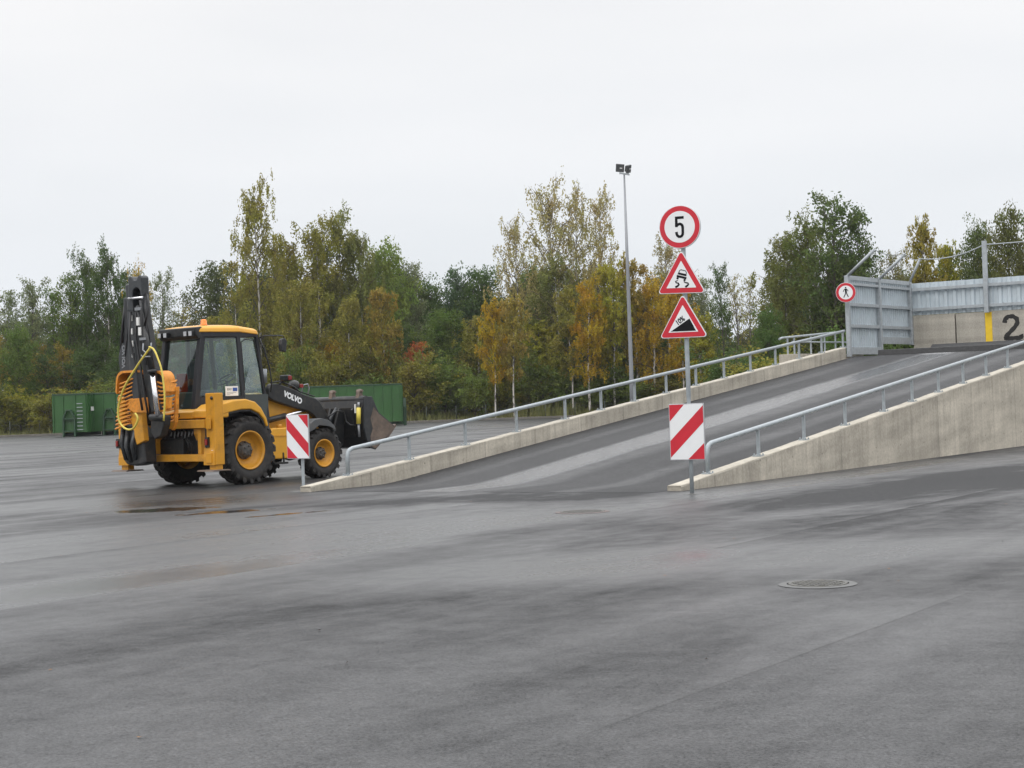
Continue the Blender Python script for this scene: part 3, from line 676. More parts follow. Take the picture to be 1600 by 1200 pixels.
SP = gnd(1081.5, 772); SPY = SP.y
def zpx(px, py, Y): return at(px, py, Y).z
YAW = R(-24)
post = thing('sign_post', 'tall galvanised post with three red-bordered signs and a striped board at the right ramp wall', 'sign post', (SP.x, SP.y, 0), 0)
topx = at(1066, 388, SPY)
b = MB(); zt_ = zpx(1064, 330, SPY); b.tube([(0, 0, -0.1), (0, 0, 0.7), (0, 0, 1.49), (0, 0, 1.5)]+[(0, 0, 1.51+(zt_-1.51)*k/6) for k in range(7)], [0.032]*3+[0.0325]+[0.036]*7, 16); b.build('pole', 'galv', post)
b = MB(); b.lathe([(0.20, 0), (0.17, 0.014), (0.0, 0.02)], (0.02, 0, 0), 9, 'z', smooth=False); b.build('footing', 'wet_concrete', post)
def mesh_sign(outer, layers, name, px, py, base, yaw, parent, tilt=0.0, off=0.05):
    w_ = at(px, py, base.y); mloc = Matrix.Translation((w_.x-base.x, 0, w_.z)) @ Matrix.Rotation(yaw, 4, 'Z') @ Matrix.Rotation(tilt, 4, 'Y') @ Matrix.Translation((0, -off, 0))
    b = MB(); b.prism(outer, 'y', -0.012, 0.014); plate = b.build(name, 'sign_back', parent, matrix=mloc, bevel=0.003)
    for nm, pts, mat, y in layers:
        b = MB(); b.prism(pts, 'y', y-0.002, y); b.build(nm, mat, plate)
    b = MB(); b.prism([(-0.06, 0.14), (-0.06, -0.14), (0.06, -0.14), (0.06, -0.10), (-0.03, -0.10), (-0.03, 0.10), (0.06, 0.10), (0.06, 0.14)], 'y', 0.0142, off+0.02); b.build('clamp', 'galv_dark', plate)
    return plate
# speed limit
pl = mesh_sign(circ(0.335), [('white_field', circ(0.330), 'sign_white', -0.0122), ('red_ring', circ(0.322), 'sign_red', -0.0145), ('white_disc', circ(0.245), 'sign_white', -0.0168)],
               'speed_limit_sign', 1064, 355, SP, YAW, post)
b = MB()
ribbon(b, [(0.072, 0.142), (-0.070, 0.142)], 0.042, -0.0190)
ribbon(b, [(-0.049, 0.13), (-0.052, 0.0)], 0.042, -0.0194)
arc = [(-0.045, 0.02), (-0.02, 0.04), (0.0, 0.045)]+[(0.0+0.05*math.cos(a), -0.005+0.05*math.sin(a)) for a in [R(75), R(50), R(25), 0]]+[(0.05, -0.09)]+[(0.0+0.05*math.cos(a), -0.098+0.055*math.sin(a)) for a in [R(-20), R(-50), R(-80), R(-110), R(-140), R(-165)]]+[(-0.054, -0.075)]
ribbon(b, arc, 0.042, -0.0198)
b.build('number_five', 'sign_black', pl)
def tri_layers():
    return [('white_edge', rounded_tri(0.775, 0.035), 'sign_white', -0.0122), ('red_border', rounded_tri(0.745, 0.032), 'sign_red', -0.0145), ('white_triangle', rounded_tri(0.485, 0.006), 'sign_white', -0.0168)]
pl = mesh_sign(rounded_tri(0.785, 0.037), tri_layers(), 'slippery_road_sign', 1066.5, 436, SP, YAW, post, tilt=R(1.5))
b = MB(); y = -0.0190
# car seen from behind, tilted, with two skid marks
def rot(p, a, c=(0, 0)): 
    x, z = p[0]-c[0], p[1]-c[1]; return (c[0]+x*math.cos(a)-z*math.sin(a), c[1]+x*math.sin(a)+z*math.cos(a))
ca = R(-15)
for poly in ([(-0.074, 0.055), (-0.066, 0.088), (0.066, 0.088), (0.074, 0.055)], [(-0.080, 0.010), (-0.080, 0.044), (0.080, 0.044), (0.080, 0.010)],
             [(-0.075, -0.020), (-0.075, 0.008), (-0.042, 0.008), (-0.042, -0.020)], [(0.042, -0.020), (0.042, 0.008), (0.075, 0.008), (0.075, -0.020)]):
    b.prism([rot(p, ca) for p in poly], 'y', y-0.002, y)
ribbon(b, [rot(p, ca) for p in [(-0.062, 0.085), (-0.055, 0.118), (-0.038, 0.135), (0.038, 0.135), (0.055, 0.118), (0.062, 0.085)]], 0.012, y-0.0003)
ribbon(b, [(-0.055, -0.022), (-0.095, -0.040), (-0.085, -0.055), (-0.045, -0.068), (-0.035, -0.085), (-0.055, -0.108), (-0.095, -0.128)], [0.012, 0.014, 0.018, 0.021, 0.026, 0.030, 0.030], y-0.0006)
ribbon(b, [(0.058, -0.028), (0.045, -0.045), (0.060, -0.058), (0.110, -0.070), (0.118, -0.086), (0.100, -0.108), (0.065, -0.128)], [0.012, 0.014, 0.018, 0.021, 0.026, 0.030, 0.030], y-0.0006)
b.build('skidding_car', 'sign_black', pl)
pl = mesh_sign(rounded_tri(0.785, 0.037), tri_layers(), 'steep_hill_sign', 1069.5, 505, SP, YAW, post, tilt=R(0.5))
b = MB(); b.prism([(-0.205, -0.125), (0.205, -0.125), (0.105, 0.068)], 'y', y-0.002, y); b.build('hill_wedge', 'sign_black', pl)
text_part('10%', 0.115, 'percent_text', 'sign_black', pl, frame((-0.045, -0.0195, 0.035), (math.cos(R(33)), 0, math.sin(R(33))), (-math.sin(R(33)), 0, math.cos(R(33)))), extrude=0.001, xscale=0.8, offset=0.004)

def stripe_board(w, h_, mirror, name, px, py, base, yaw, parent, tilt=0.0):
    pts = [(-w/2, -h_/2), (w/2, -h_/2), (w/2, h_/2), (-w/2, h_/2)]
    i_ = 0.012; inn = [(-w/2+i_, -h_/2+i_), (w/2-i_, -h_/2+i_), (w/2-i_, h_/2-i_), (-w/2+i_, h_/2-i_)]
    pl = mesh_sign(pts, [('white_field', inn, 'sign_white', -0.0122)], name, px, py, base, yaw, parent, tilt, off=0.06)
    a, c = w/2-i_, h_/2-i_; sgn = -1 if mirror else 1
    def P(x, z): return (sgn*x, z)
    # stripes rising to the right (mirror: to the left)
    fl = lambda v: v*2*c-c
    stripes = [[P(-a, c), P(-a, fl(0.695)), P(-a+2*a*0.44, c)],
               [P(-a, fl(0.34)), P(-a, fl(0.035)), P(a, fl(0.67)), P(a, fl(0.975))],
               [P(a, -c), P(a, fl(0.29)), P(-a+2*a*0.52, -c)]]
    for s_ in stripes:
        b = MB(); b.prism(s_, 'y', -0.0165, -0.0145); b.build('red_stripe', 'sign_red', pl)
    return pl
stripe_board(0.565, 0.87, False, 'striped_board', 1075.5, 674.5, SP, YAW, post)
LP = gnd(474.5, 767.5)
post2 = thing('sign_post', 'short galvanised post with a red and white striped board at the left ramp wall', 'sign post', (LP.x, LP.y, 0), 0)
b = MB(); b.bar((0, 0, -0.1), (0, 0, 1.30), 0.055, 0.055); b.build('pole', 'galv', post2, bevel=0.008)
b = MB(); b.lathe([(0.22, 0), (0.18, 0.013), (0.0, 0.018)], (-0.05, 0, 0), 9, 'z', smooth=False); b.build('footing', 'wet_concrete', post2)
stripe_board(0.54, 0.82, True, 'striped_board', 469, 682, LP, R(-34), post2)

# no-pedestrians sign on the screen post
NP = RM @ Vector((22.8, 7.36, 0))
pd = thing('road_sign', 'round red-bordered sign with a walking figure on the screen at the ramp top', 'road sign', (NP.x, NP.y, DECK), 0)
c0 = at(1321.5, 457, NP.y-0.2)
mloc = Matrix.Translation((c0.x-NP.x, -0.2, c0.z-DECK)) @ Matrix.Rotation(R(-10), 4, 'Z')
b = MB(); b.prism(circ(0.30), 'y', -0.01, 0.012); pl = b.build('sign_plate', 'sign_back', pd, matrix=mloc, bevel=0.003)
for nm, r_, mt_, y_ in (('white_edge', 0.295, 'sign_white', -0.0102), ('red_ring', 0.288, 'sign_red', -0.0125), ('white_disc', 0.21, 'sign_white', -0.0148)):
    b = MB(); b.prism(circ(r_), 'y', y_-0.002, y_); b.build(nm, mt_, pl)
b = MB(); y = -0.0172
b.prism([(p[0]*0.13+0.0, p[1]*0.13+0.145) for p in circ(0.17, 14)], 'y', y-0.002, y)
b.prism([(-0.03, 0.115), (0.03, 0.115), (0.032, 0.0), (-0.022, 0.0)], 'y', y-0.0025, y)
ribbon(b, [(-0.02, 0.11), (-0.058, 0.065), (-0.075, 0.02)], 0.02, y-0.0006); ribbon(b, [(0.02, 0.11), (0.055, 0.07), (0.07, 0.03)], 0.02, y-0.0006)
ribbon(b, [(0.0, 0.02), (-0.02, -0.06), (-0.065, -0.15)], 0.028, y-0.0010); ribbon(b, [(0.012, 0.02), (0.035, -0.06), (0.075, -0.14)], 0.028, y-0.0014)
b.build('walking_figure', 'sign_black', pl)
b = MB(); b.box(-0.05, 0.05, 0.012, 0.16, -0.03, 0.03); b.build('bracket', 'galv_dark', pl)

# ------------------------------------------------------------------ lamp mast
LB = at(988, 628, 80); lm = thing('floodlight_mast', 'tall tapering grey mast carrying two floodlights behind the ramp', 'floodlight mast', (LB.x, LB.y, 0))
zt = at(975, 272, 80).z
b = MB(); b.tube([(0, 0, 0), (0, 0, 2.3), (0, 0, 2.45), (0, 0, 7.5), (0, 0, zt)], [0.125, 0.115, 0.105, 0.085, 0.042], 12); b.build('mast', 'mast', lm)
b = MB(); b.box(-0.2, 0.2, -0.2, 0.2, 0, 0.03); b.build('base_plate', 'mast', lm)
b = MB(); b.bar((-0.22, 0, zt+0.06), (0.26, 0, zt-0.04), 0.09, 0.07); b.build('cross_arm', 'galv_dark', lm)
for (cx, cz, sx, rot_, yaw) in ((-0.19, 0.30, 0.40, 8, -15), (0.22, 0.24, 0.31, -12, 50)):
    ml = Matrix.Translation((cx, 0, zt+cz)) @ Matrix.Rotation(R(yaw), 4, 'Z') @ Matrix.Rotation(R(rot_), 4, 'Y') @ Matrix.Rotation(R(18), 4, 'X')
    b = MB(); b.prism([(-sx/2, -0.19), (sx/2, -0.19), (sx/2, 0.19), (-sx/2, 0.19)], 'y', -0.05, 0.05); b.prism([(-sx/2+.05, -0.14), (sx/2-.05, -0.14), (sx/2-.05, 0.14), (-sx/2+.05, 0.14)], 'y', 0.05, 0.15)
    hd = b.build('floodlight', 'grey_plastic', lm, matrix=ml, bevel=0.012)
    b = MB(); b.box(-sx/2+0.03, sx/2-0.03, -0.056, -0.051, -0.16, 0.16); b.build('glass', 'grey_plastic', hd)
    b = MB(); b.box(0.0, 0.12, -0.062, -0.057, -0.02, 0.03); b.build('lamp_tube', 'white', hd)
    b = MB(); b.bar((0, 0, -0.17), (0, 0, -0.30), 0.03, 0.06); b.build('bracket', 'galv_dark', hd)

# ------------------------------------------------------------------ manholes, puddles, litter on the asphalt
def manhole(px, py, r_out, r_in, label, ringmat):
    p = gnd(px, py); root = thing('manhole_cover', label, 'manhole cover', (p.x, p.y, 0), R(20))
    b = MB(); n = 48; vs = []
    for k in range(n):
        a = 2*math.pi*k/n; vs += [(r_out*math.cos(a)*(1+0.01*math.sin(5*a)), r_out*math.sin(a), 0.004), (r_in*math.cos(a), r_in*math.sin(a), 0.008)]
    b.add(vs, [(2*k, 2*((k+1) % n), 2*((k+1) % n)+1, 2*k+1) for k in range(n)]); b.build('surround', ringmat, root)
    b = MB(); b.lathe([(r_in-0.008, 0.002), (r_in-0.012, 0.012), (r_in*0.86, 0.012), (r_in*0.85, 0.007), (0.0, 0.007)], (0, 0, 0), 40, 'z', False)
    for i in range(-5, 6):
        for j in range(-5, 6):
            x, y_ = i*0.048, j*0.048
            if x*x+y_*y_ < (r_in*0.8)**2: b.box(x-0.017, x+0.017, y_-0.017, y_+0.017, 0.006, 0.0125)
    b.build('lid', 'iron', root)
    return root
manhole(910, 800, 0.37, 0.31, 'dark round manhole cover with a rusty rim near the foot of the ramp', 'rust_stain')
manhole(1278, 913, 0.31, 0.245, 'round manhole cover with pale ring and mossy lid, nearest the viewer', 'wet_concrete')
rnd = random.Random(5)
b = MB()
for _ in range(70):
    y_ = rnd.uniform(5, 60)**1.0; x = rnd.uniform(-0.33, 0.33)*y_; s_ = rnd.uniform(0.006, 0.014); a = rnd.uniform(0, 6.28)
    q_ = [(x+s_*math.cos(a+k*1.57+rnd.uniform(-.3, .3))*(1.5 if k % 2 else .8), y_+s_*math.sin(a+k*1.57)*(1.5 if k % 2 else .8), 0.004+rnd.uniform(0.001, 0.012)) for k in range(4)]
    b.add(q_, [(0, 1, 2, 3)])
tag(b.build('fallen_leaves', 'fallen'), 'tiny brown leaves and grit scattered on the wet asphalt', 'fallen leaves', kind='stuff')

# ------------------------------------------------------------------ backhoe loader
TH = R(51)
bh = thing('backhoe_loader', 'yellow and black backhoe loader with raised folded digging arm, orange grille bucket and yellow hoses', 'backhoe loader', (-6.361, 35.155, 0), TH)
def tyre(cx, y_out, y_in, rad, rin, nl, lug, name='wheel'):
    """wheel centred on x=cx; y_out = outer sidewall"""
    sg = 1 if y_out > y_in else -1; w = abs(y_out-y_in); cy = (y_out+y_in)/2
    wh = bpy.data.objects.new(name, None); COL.objects.link(wh); wh.parent = bh; wh.location = (cx, cy, rad-0.012)
    rt = rad-lug; hw = w/2
    prof = [(rin, -hw*0.72), (rin+0.03, -hw*0.80), (rin+(rt-rin)*0.45, -hw*0.98), (rin+(rt-rin)*0.75, -hw*0.97), (rt-0.035, -hw*0.86), (rt-0.008, -hw*0.70), (rt, -hw*0.4), (rt+0.004, 0)]
    prof = prof + [(r_, -a) for r_, a in prof[:-1][::-1]]
    b = MB(); b.lathe(prof, (0, 0, 0), 64, caps=False)
    # chevron lugs
    for k in range(nl):
        for side in (-1, 1):
            a0 = 2*math.pi*(k+(0.25 if side > 0 else -0.25))/nl
            secs = []
            for (yf, da, ww, hh) in ((0.02, 0.0, 0.5, 1.0), (0.45, 0.5, 0.62, 1.0), (0.86, 1.0, 0.85, 0.92), (1.02, 1.15, 0.9, 0.2), (1.0, 1.25, 0.7, -1.6)):
                ac = a0-da*0.55*(2*math.pi/nl)*1.25; yy = side*hw*yf*0.98; r1 = rt-0.02 if hh > 0 else rt-lug*1.9; r2 = rt+lug*hh if hh > 0 else rt-lug*1.5
                hwid = ww*0.24*(2*math.pi/nl)
                secs.append([(r1, ac-hwid*1.25, yy), (r2, ac-hwid, yy), (r2, ac+hwid, yy), (r1, ac+hwid*1.25, yy)])
            vs = [(r_*math.cos(a_), y_, r_*math.sin(a_)) for sct in secs for (r_, a_, y_) in sct]
            fs = [(0, 1, 2, 3), tuple(4*(len(secs)-1)+i for i in (3, 2, 1, 0))]
            for i in range(len(secs)-1):
                for j in range(4): fs.append((4*i+j, 4*i+(j+1) % 4, 4*i+4+(j+1) % 4, 4*i+4+j))
            b.add(vs, fs)
    b.build('tyre', 'rubber', wh)
    # rim, dished towards the outside
    o = sg
    rp = [(rin+0.012, o*hw*0.80), (rin+0.022, o*hw*0.86), (rin-0.005, o*hw*0.84), (rin-0.03, o*hw*0.62), (rin-0.035, o*hw*0.40), (rin-0.075, o*hw*0.30), (rin-0.085, o*hw*0.05), (rin-0.12, o*hw*-0.02), (rin*0.45, o*hw*-0.10), (rin*0.42, o*hw*0.0)]
    b = MB(); b.lathe([(r_, a) for r_, a in rp], (0, 0, 0), 48, caps=False)
    b.lathe([(rin+0.004, -o*hw*0.8), (rin-0.035, -o*hw*0.7), (rin-0.04, o*hw*0.4)], (0, 0, 0), 40, caps=False)
    b.build('rim', 'yellow', wh)
    hr = rin*0.40
    b = MB(); b.lathe([(hr*1.25, -o*hw*0.1), (hr*1.2, o*hw*0.06), (hr, o*hw*0.10), (hr*0.92, o*hw*0.40), (hr*0.6, o*hw*0.50), (0.0, o*hw*0.52)], (0, 0, 0), 28)
    for k in range(8):
        a = 2*math.pi*k/8; b.lathe([(0.02, 0), (0.02, o*0.04), (0.0, o*0.045)], (hr*1.1*math.cos(a), o*hw*0.06, hr*1.1*math.sin(a)), 6)
    for k in range(5):
        a = 2*math.pi*k/5; b.lathe([(0.022, 0), (0.022, o*0.03), (0.0, o*0.035)], (hr*0.62*math.cos(a), o*hw*0.44, hr*0.62*math.sin(a)), 6)
    b.build('hub', 'hub', wh)
    return wh
tyre(0.0, -1.20, -0.76, 0.715, 0.385, 20, 0.042)
tyre(0.0, 1.20, 0.76, 0.715, 0.385, 20, 0.042)
tyre(2.2, -1.12, -0.78, 0.55, 0.285, 19, 0.032)
tyre(2.2, 1.12, 0.78, 0.55, 0.285, 19, 0.032)

# chassis, axles
b = MB(); b.prism([(-1.15, 0.62), (-1.15, 0.98), (-0.75, 1.1), (2.9, 1.05), (2.95, 0.62), (1.0, 0.55)], 'y', -0.42, 0.42)
b.build('chassis', 'black', bh, bevel=0.02)
b = MB(); b.lathe([(0.13, -0.76), (0.15, -0.3), (0.22, 0), (0.15, 0.3), (0.13, 0.76)], (0, 0, 0.70), 18); b.build('rear_axle', 'black', bh)
b = MB(); b.lathe([(0.09, -0.8), (0.10, -0.3), (0.16, 0), (0.10, 0.3), (0.09, 0.8)], (2.2, 0, 0.54), 18); b.build('front_axle', 'black', bh)
# yellow side tank between the wheels (right) and its twin
for sy in (-1, 1):
    y0, y1 = sy*0.42, sy*0.86
    b = MB(); b.prism([(0.80, 0.62), (0.88, 0.47), (1.70, 0.47), (1.78, 0.90), (1.72, 1.13), (0.92, 1.13), (0.80, 1.0)], 'y', y0, y1)
    b.build('side_tank', 'yellow_clean', bh, bevel=0.025)
    b = MB(); b.prism([(0.80, 0.98), (1.76, 0.95), (1.76, 0.925), (0.80, 0.955)], 'y', y1, y1+sy*0.012); b.build('tank_ledge', 'yellow', bh)
    b = MB(); b.lathe([(0.06, 0), (0.06, 0.05), (0.045, 0.08), (0, 0.085)], (1.32, (y0+y1)/2, 1.125), 14, 'z'); b.build('filler_cap', 'yellow', bh)
    b = MB(); b.box(0.86, 1.25, sy*0.84, sy*0.96, 0.36, 0.40); b.bar((0.9, sy*0.88, 0.38), (0.9, sy*0.86, 0.6), 0.03, 0.03); b.bar((1.2, sy*0.88, 0.38), (1.2, sy*0.86, 0.6), 0.03, 0.03); b.build('step', 'black', bh)
# engine hood
b = MB(); b.prism([(0.72, 1.05), (0.72, 1.80), (0.95, 1.90), (1.6, 1.78), (2.3, 1.55), (2.75, 1.42), (2.9, 1.0), (2.9, 0.9)], 'y', -0.46, 0.46); b.build('hood', 'yellow_clean', bh, bevel=0.05)
b = MB(); b.box(2.885, 2.93, -0.36, 0.36, 0.95, 1.35); b.build('grille', 'black', bh)
b = MB(); b.tube([(1.04, -0.50, 1.8), (1.04, -0.50, 2.14)], 0.035, 10); b.tube([(1.04, -0.5, 2.10), (1.05, -0.5, 2.40)], 0.075, 14); b.build('exhaust', 'mast', bh)
b = MB(); b.tube([(1.35, 0.15, 1.8), (1.35, 0.15, 2.0)], 0.05, 12); b.build('air_intake', 'black', bh)
# cab -------------------------------------------------------------
# plan: rear corners (-.66 top/-.94 bottom, .54), B pillars (.12,.83), front (.66 top/.86 bottom,.74)
def lerp3(a, c, t): return Vector(a).lerp(Vector(c), t)
cab = bpy.data.objects.new('cab', None); COL.objects.link(cab); cab.parent = bh
PZ0, PZ1 = 1.56, 3.12
def rear(sy): return ((-0.93, sy*0.56, PZ0), (-0.68, sy*0.55, PZ1))
def bpil(sy): return ((0.15, sy*0.86, 1.30), (0.08, sy*0.80, PZ1))
def fpil(sy): return ((0.86, sy*0.80, 1.28), (0.66, sy*0.72, PZ1))
b = MB()
for sy in (-1, 1):
    b = MB(); r_ = rear(sy); b.bar(r_[0], r_[1], 0.13, 0.12); b.build('rear_pillar', 'dark_int', cab, bevel=0.02)
    b = MB(); r_ = bpil(sy); b.bar(r_[0], r_[1], 0.09, 0.06); b.build('middle_pillar', 'dark_int', cab, bevel=0.01)
    b = MB(); r_ = fpil(sy); b.bar(r_[0], r_[1], 0.07, 0.07); b.build('front_pillar', 'dark_int', cab, bevel=0.01)
# lower side panels
for sy in (-1, 1):
    A0 = Vector(rear(sy)[0]); B0 = Vector((0.15, sy*0.86, PZ0)); Fq = Vector((0.86, sy*0.80, PZ0))
    pan = MB()
    def slab(p, q_, z0, z1, th):
        d = (q_-p); d.z = 0; d.normalize(); nn = Vector((d.y, -d.x, 0))*th
        pan.add([(p.x+nn.x, p.y+nn.y, z0), (q_.x+nn.x, q_.y+nn.y, z0), (q_.x+nn.x, q_.y+nn.y, z1), (p.x+nn.x, p.y+nn.y, z1), (p.x-nn.x, p.y-nn.y, z0), (q_.x-nn.x, q_.y-nn.y, z0), (q_.x-nn.x, q_.y-nn.y, z1), (p.x-nn.x, p.y-nn.y, z1)],
                [(0, 1, 2, 3), (7, 6, 5, 4), (0, 4, 5, 1), (1, 5, 6, 2), (2, 6, 7, 3), (3, 7, 4, 0)])
    slab(A0, B0, 1.40, 1.84, 0.02); pan.build('lower_panel', 'dark_int', cab)
    pan = MB(); slab(B0, Fq, 1.12, 1.86, 0.02); pan.build('door_panel', 'green_int', cab)
    # glass
    def pane(name, b0, b1, t1, t0):
        q_ = MB(); q_.quad(b0, b1, t1, t0); q_.build(name, 'glass', cab)
    rr0, rr1 = rear(sy); b0_, b1_ = bpil(sy); f0, f1 = fpil(sy)
    zA = 1.86
    def onp(pr_, z): return lerp3(pr_[0], pr_[1], (z-pr_[0][2])/(pr_[1][2]-pr_[0][2]))
    pane('side_window', onp((rr0, rr1), zA), onp((b0_, b1_), zA), onp((b0_, b1_), 3.05), onp((rr0, rr1), 3.05))
    pane('door_window', onp((b0_, b1_), zA), onp((f0, f1), zA), onp((f0, f1), 3.05), onp((b0_, b1_), 3.05))
q_ = MB(); q_.quad(lerp3(*rear(-1), 0.02), lerp3(*rear(1), 0.02), lerp3(*rear(1), 0.94), lerp3(*rear(-1), 0.94)); q_.build('rear_window', 'glass', cab)
q_ = MB(); q_.quad(fpil(1)[0], fpil(-1)[0], lerp3(*fpil(-1), .97), lerp3(*fpil(1), .97)); q_.build('windscreen', 'glass', cab)
# rails: top and bottom frames
b = MB()
for sy in (-1, 1):
    b = MB(); b.bar(rear(sy)[1], bpil(sy)[1], 0.07, 0.10); b.bar(bpil(sy)[1], fpil(sy)[1], 0.07, 0.10); b.build('roof_rail', 'dark_int', cab)
b = MB(); b.bar((-0.93, -0.5, 1.57), (-0.93, 0.5, 1.57), 0.08, 0.07); b.build('sill', 'dark_int', cab)
# roof: yellow shell lofted, dark underside and rear visor
def roof_poly(z, sc, off=0.0):
    pts = [(-0.80, -0.60), (-0.55, -0.70), (0.10, -0.86), (0.66, -0.80), (0.78, -0.66), (0.78, 0.66), (0.66, 0.80), (0.10, 0.86), (-0.55, 0.70), (-0.80, 0.60)]
    return [(off+(x-off)*sc, y*sc, z+(-0.05 if x > 0.5 else 0)*1) for x, y in pts]
b = MB(); L0 = roof_poly(3.17, 1.0, -0.02); L1 = roof_poly(3.255, 0.975, -0.02); L2 = roof_poly(3.30, 0.90, -0.02); L3 = roof_poly(3.33, 0.62, -0.05)
vs = L0+L1+L2+L3; n = 10; fs = [tuple(range(n))[::-1], tuple(range(3*n, 4*n))]
for i in range(3):
    for k in range(n): fs.append((i*n+k, i*n+(k+1) % n, (i+1)*n+(k+1) % n, (i+1)*n+k))
b.add(vs, fs, False); b.build('roof', 'yellow_clean', cab, bevel=0.02)
b = MB(); b.prism([(-0.855, 3.275), (-0.70, 3.29), (-0.62, 3.06), (-0.80, 3.03), (-0.86, 3.10)], 'y', -0.60, 0.60); b.build('rear_visor', 'black', cab, bevel=0.02)
b = MB(); vs = [(x*0.97, y*0.97, 3.08) for x, y, z in L0]+[(x*0.97, y*0.97, 3.168) for x, y, z in L0]
b.add(vs, [tuple(range(n))[::-1], tuple(range(n, 2*n))]+[(k, (k+1) % n, n+(k+1) % n, n+k) for k in range(n)]); b.build('roof_lining', 'dark_int', cab)
for y_ in (0.49, 0.31, -0.33, -0.49):
    b = MB(); b.box(-0.93, -0.86, y_-0.055, y_+0.055, 3.09, 3.20); w_ = b.build('work_light', 'black', cab, bevel=0.012)
    b = MB(); b.box(-0.937, -0.931, y_-0.045, y_+0.045, 3.10, 3.19); b.build('lens', 'lamp_glass', w_)
b = MB(); b.lathe([(0.075, 0), (0.075, 0.03), (0.066, 0.035), (0.062, 0.11), (0.045, 0.135), (0, 0.14)], (-0.48, -0.40, 3.31), 18, 'z'); b.build('beacon', 'orange_glass', cab)
b = MB(); b.lathe([(0.085, -0.03), (0.085, 0.012), (0.078, 0.015)], (-0.48, -0.40, 3.31), 18, 'z'); b.build('beacon_base', 'black', cab)
# cab interior
b = MB(); b.box(-0.85, 0.72, -0.54, 0.54, 1.30, 1.42); b.build('floor', 'dark_int', cab)
b = MB(); b.prism([(-0.32, 1.78), (0.18, 1.80), (0.22, 1.92), (-0.30, 1.92)], 'y', -0.28, 0.24); b.prism([(-0.36, 1.85), (-0.22, 1.88), (-0.30, 2.62), (-0.40, 2.62)], 'y', -0.27, 0.23); b.prism([(-0.2, 1.4), (0.08, 1.4), (0.08, 1.78), (-0.2, 1.78)], 'y', -0.18, 0.16)
b.build('operator_seat', 'seat', cab, bevel=0.04)
b = MB(); b.prism([(-0.42, 2.64), (-0.33, 2.64), (-0.36, 2.86), (-0.44, 2.85)], 'y', -0.14, 0.10); b.build('headrest', 'seat', cab, bevel=0.03)
b = MB()
cw = Vector((0.42, 0.0, 2.20)); ax = Vector((-0.55, 0, 0.83)).normalized(); e1 = Vector((0, 1, 0)); e2 = ax.cross(e1)
b.tube([cw+(e1*math.cos(2*math.pi*k/24)+e2*math.sin(2*math.pi*k/24))*0.20 for k in range(25)], 0.016, 6, caps=False)
for k in range(3):
    a = 2*math.pi*k/3+0.5; b.tube([cw, cw+(e1*math.cos(a)+e2*math.sin(a))*0.20], 0.012, 5)
b.tube([cw, (0.62, 0, 1.6)], 0.03, 8); b.build('steering_wheel', 'dark_int', cab)
b = MB(); b.box(0.55, 0.78, -0.22, 0.22, 1.42, 2.0); b.box(-0.80, -0.62, -0.46, 0.10, 1.42, 1.95); b.box(-0.62, -0.25, -0.52, -0.34, 1.42, 1.98); b.build('control_console', 'green_int', cab, bevel=0.03)
b = MB()
for y_ in (-0.3, -0.12): b.tube([(-0.72, y_, 1.95), (-0.66, y_+0.02, 2.22)], 0.012, 6); b.lathe([(0, -0.03), (0.03, 0), (0, 0.04)], (-0.66, y_+0.02, 2.24), 8, 'z')
b.build('control_lever', 'black', cab)
b = MB(); b.box(-0.60, -0.36, 0.30, 0.40, 1.9, 2.35); b.build('storage_box', 'red_lens', cab, bevel=0.02)
# door frame inner outline
b = MB()
for sy in (-1, 1):
    b.tube([(0.20, sy*0.83, 1.95), (0.17, sy*0.80, 2.95), (0.30, sy*0.78, 3.02), (0.58, sy*0.745, 3.0), (0.72, sy*0.775, 2.4), (0.80, sy*0.80, 1.95)], 0.014, 6)
b.build('door_frame', 'black', cab)
# white plate with blue flag on the right lower panel
pn = Vector(rear(-1)[0]); pb = Vector((0.15, -0.86, PZ0)); d_ = (pb-pn).normalized(); nn = Vector((d_.y, -d_.x, 0))
pc = pn+d_*0.83+nn*0.028; pc.z = 1.94
mtx = frame(pc, d_, (0, 0, 1))
b = MB(); b.box(-0.145, 0.145, -0.10, 0.10, 0, 0.006); lp = b.build('info_plate', 'sticker', cab, matrix=mtx)
b = MB(); b.box(0.02, 0.125, -0.005, 0.07, 0.0065, 0.008); b.build('flag_print', 'blue', lp)
text_part('EKF', 0.065, 'plate_text', 'sign_black', lp, Matrix.Translation((-0.055, 0.035, 0.0075)), extrude=0.0006)
b = MB()
for k in range(3): b.box(-0.12, 0.10-0.07*k, -0.035-0.022*k, -0.029-0.022*k, 0.0065, 0.0075)
b.build('plate_lines', 'grey_plastic', lp)
# mirrors and guard bar
for sy in (-1, 1):
    b = MB(); b.tube([(0.66, sy*0.80, 3.04), (0.66, sy*0.98, 3.09), (1.16, sy*1.02, 3.09), (1.20, sy*1.02, 3.03)], 0.013, 6)
    mrr = b.build('mirror_arm', 'black', cab)
    b = MB(); b.prism([(1.08, 2.76), (1.22, 2.74), (1.25, 2.98), (1.20, 3.04), (1.10, 3.02), (1.07, 2.9)], 'y', sy*0.96, sy*1.05); b.build('mirror', 'black', mrr, bevel=0.02)
    b = MB(); b.tube([(0.68, sy*0.80, 3.05), (0.80, sy*0.82, 2.80), (0.92, sy*0.82, 2.45), (1.0, sy*0.80, 2.1), (0.98, sy*0.78, 1.9)], 0.016, 6); b.build('guard_bar', 'black', cab)
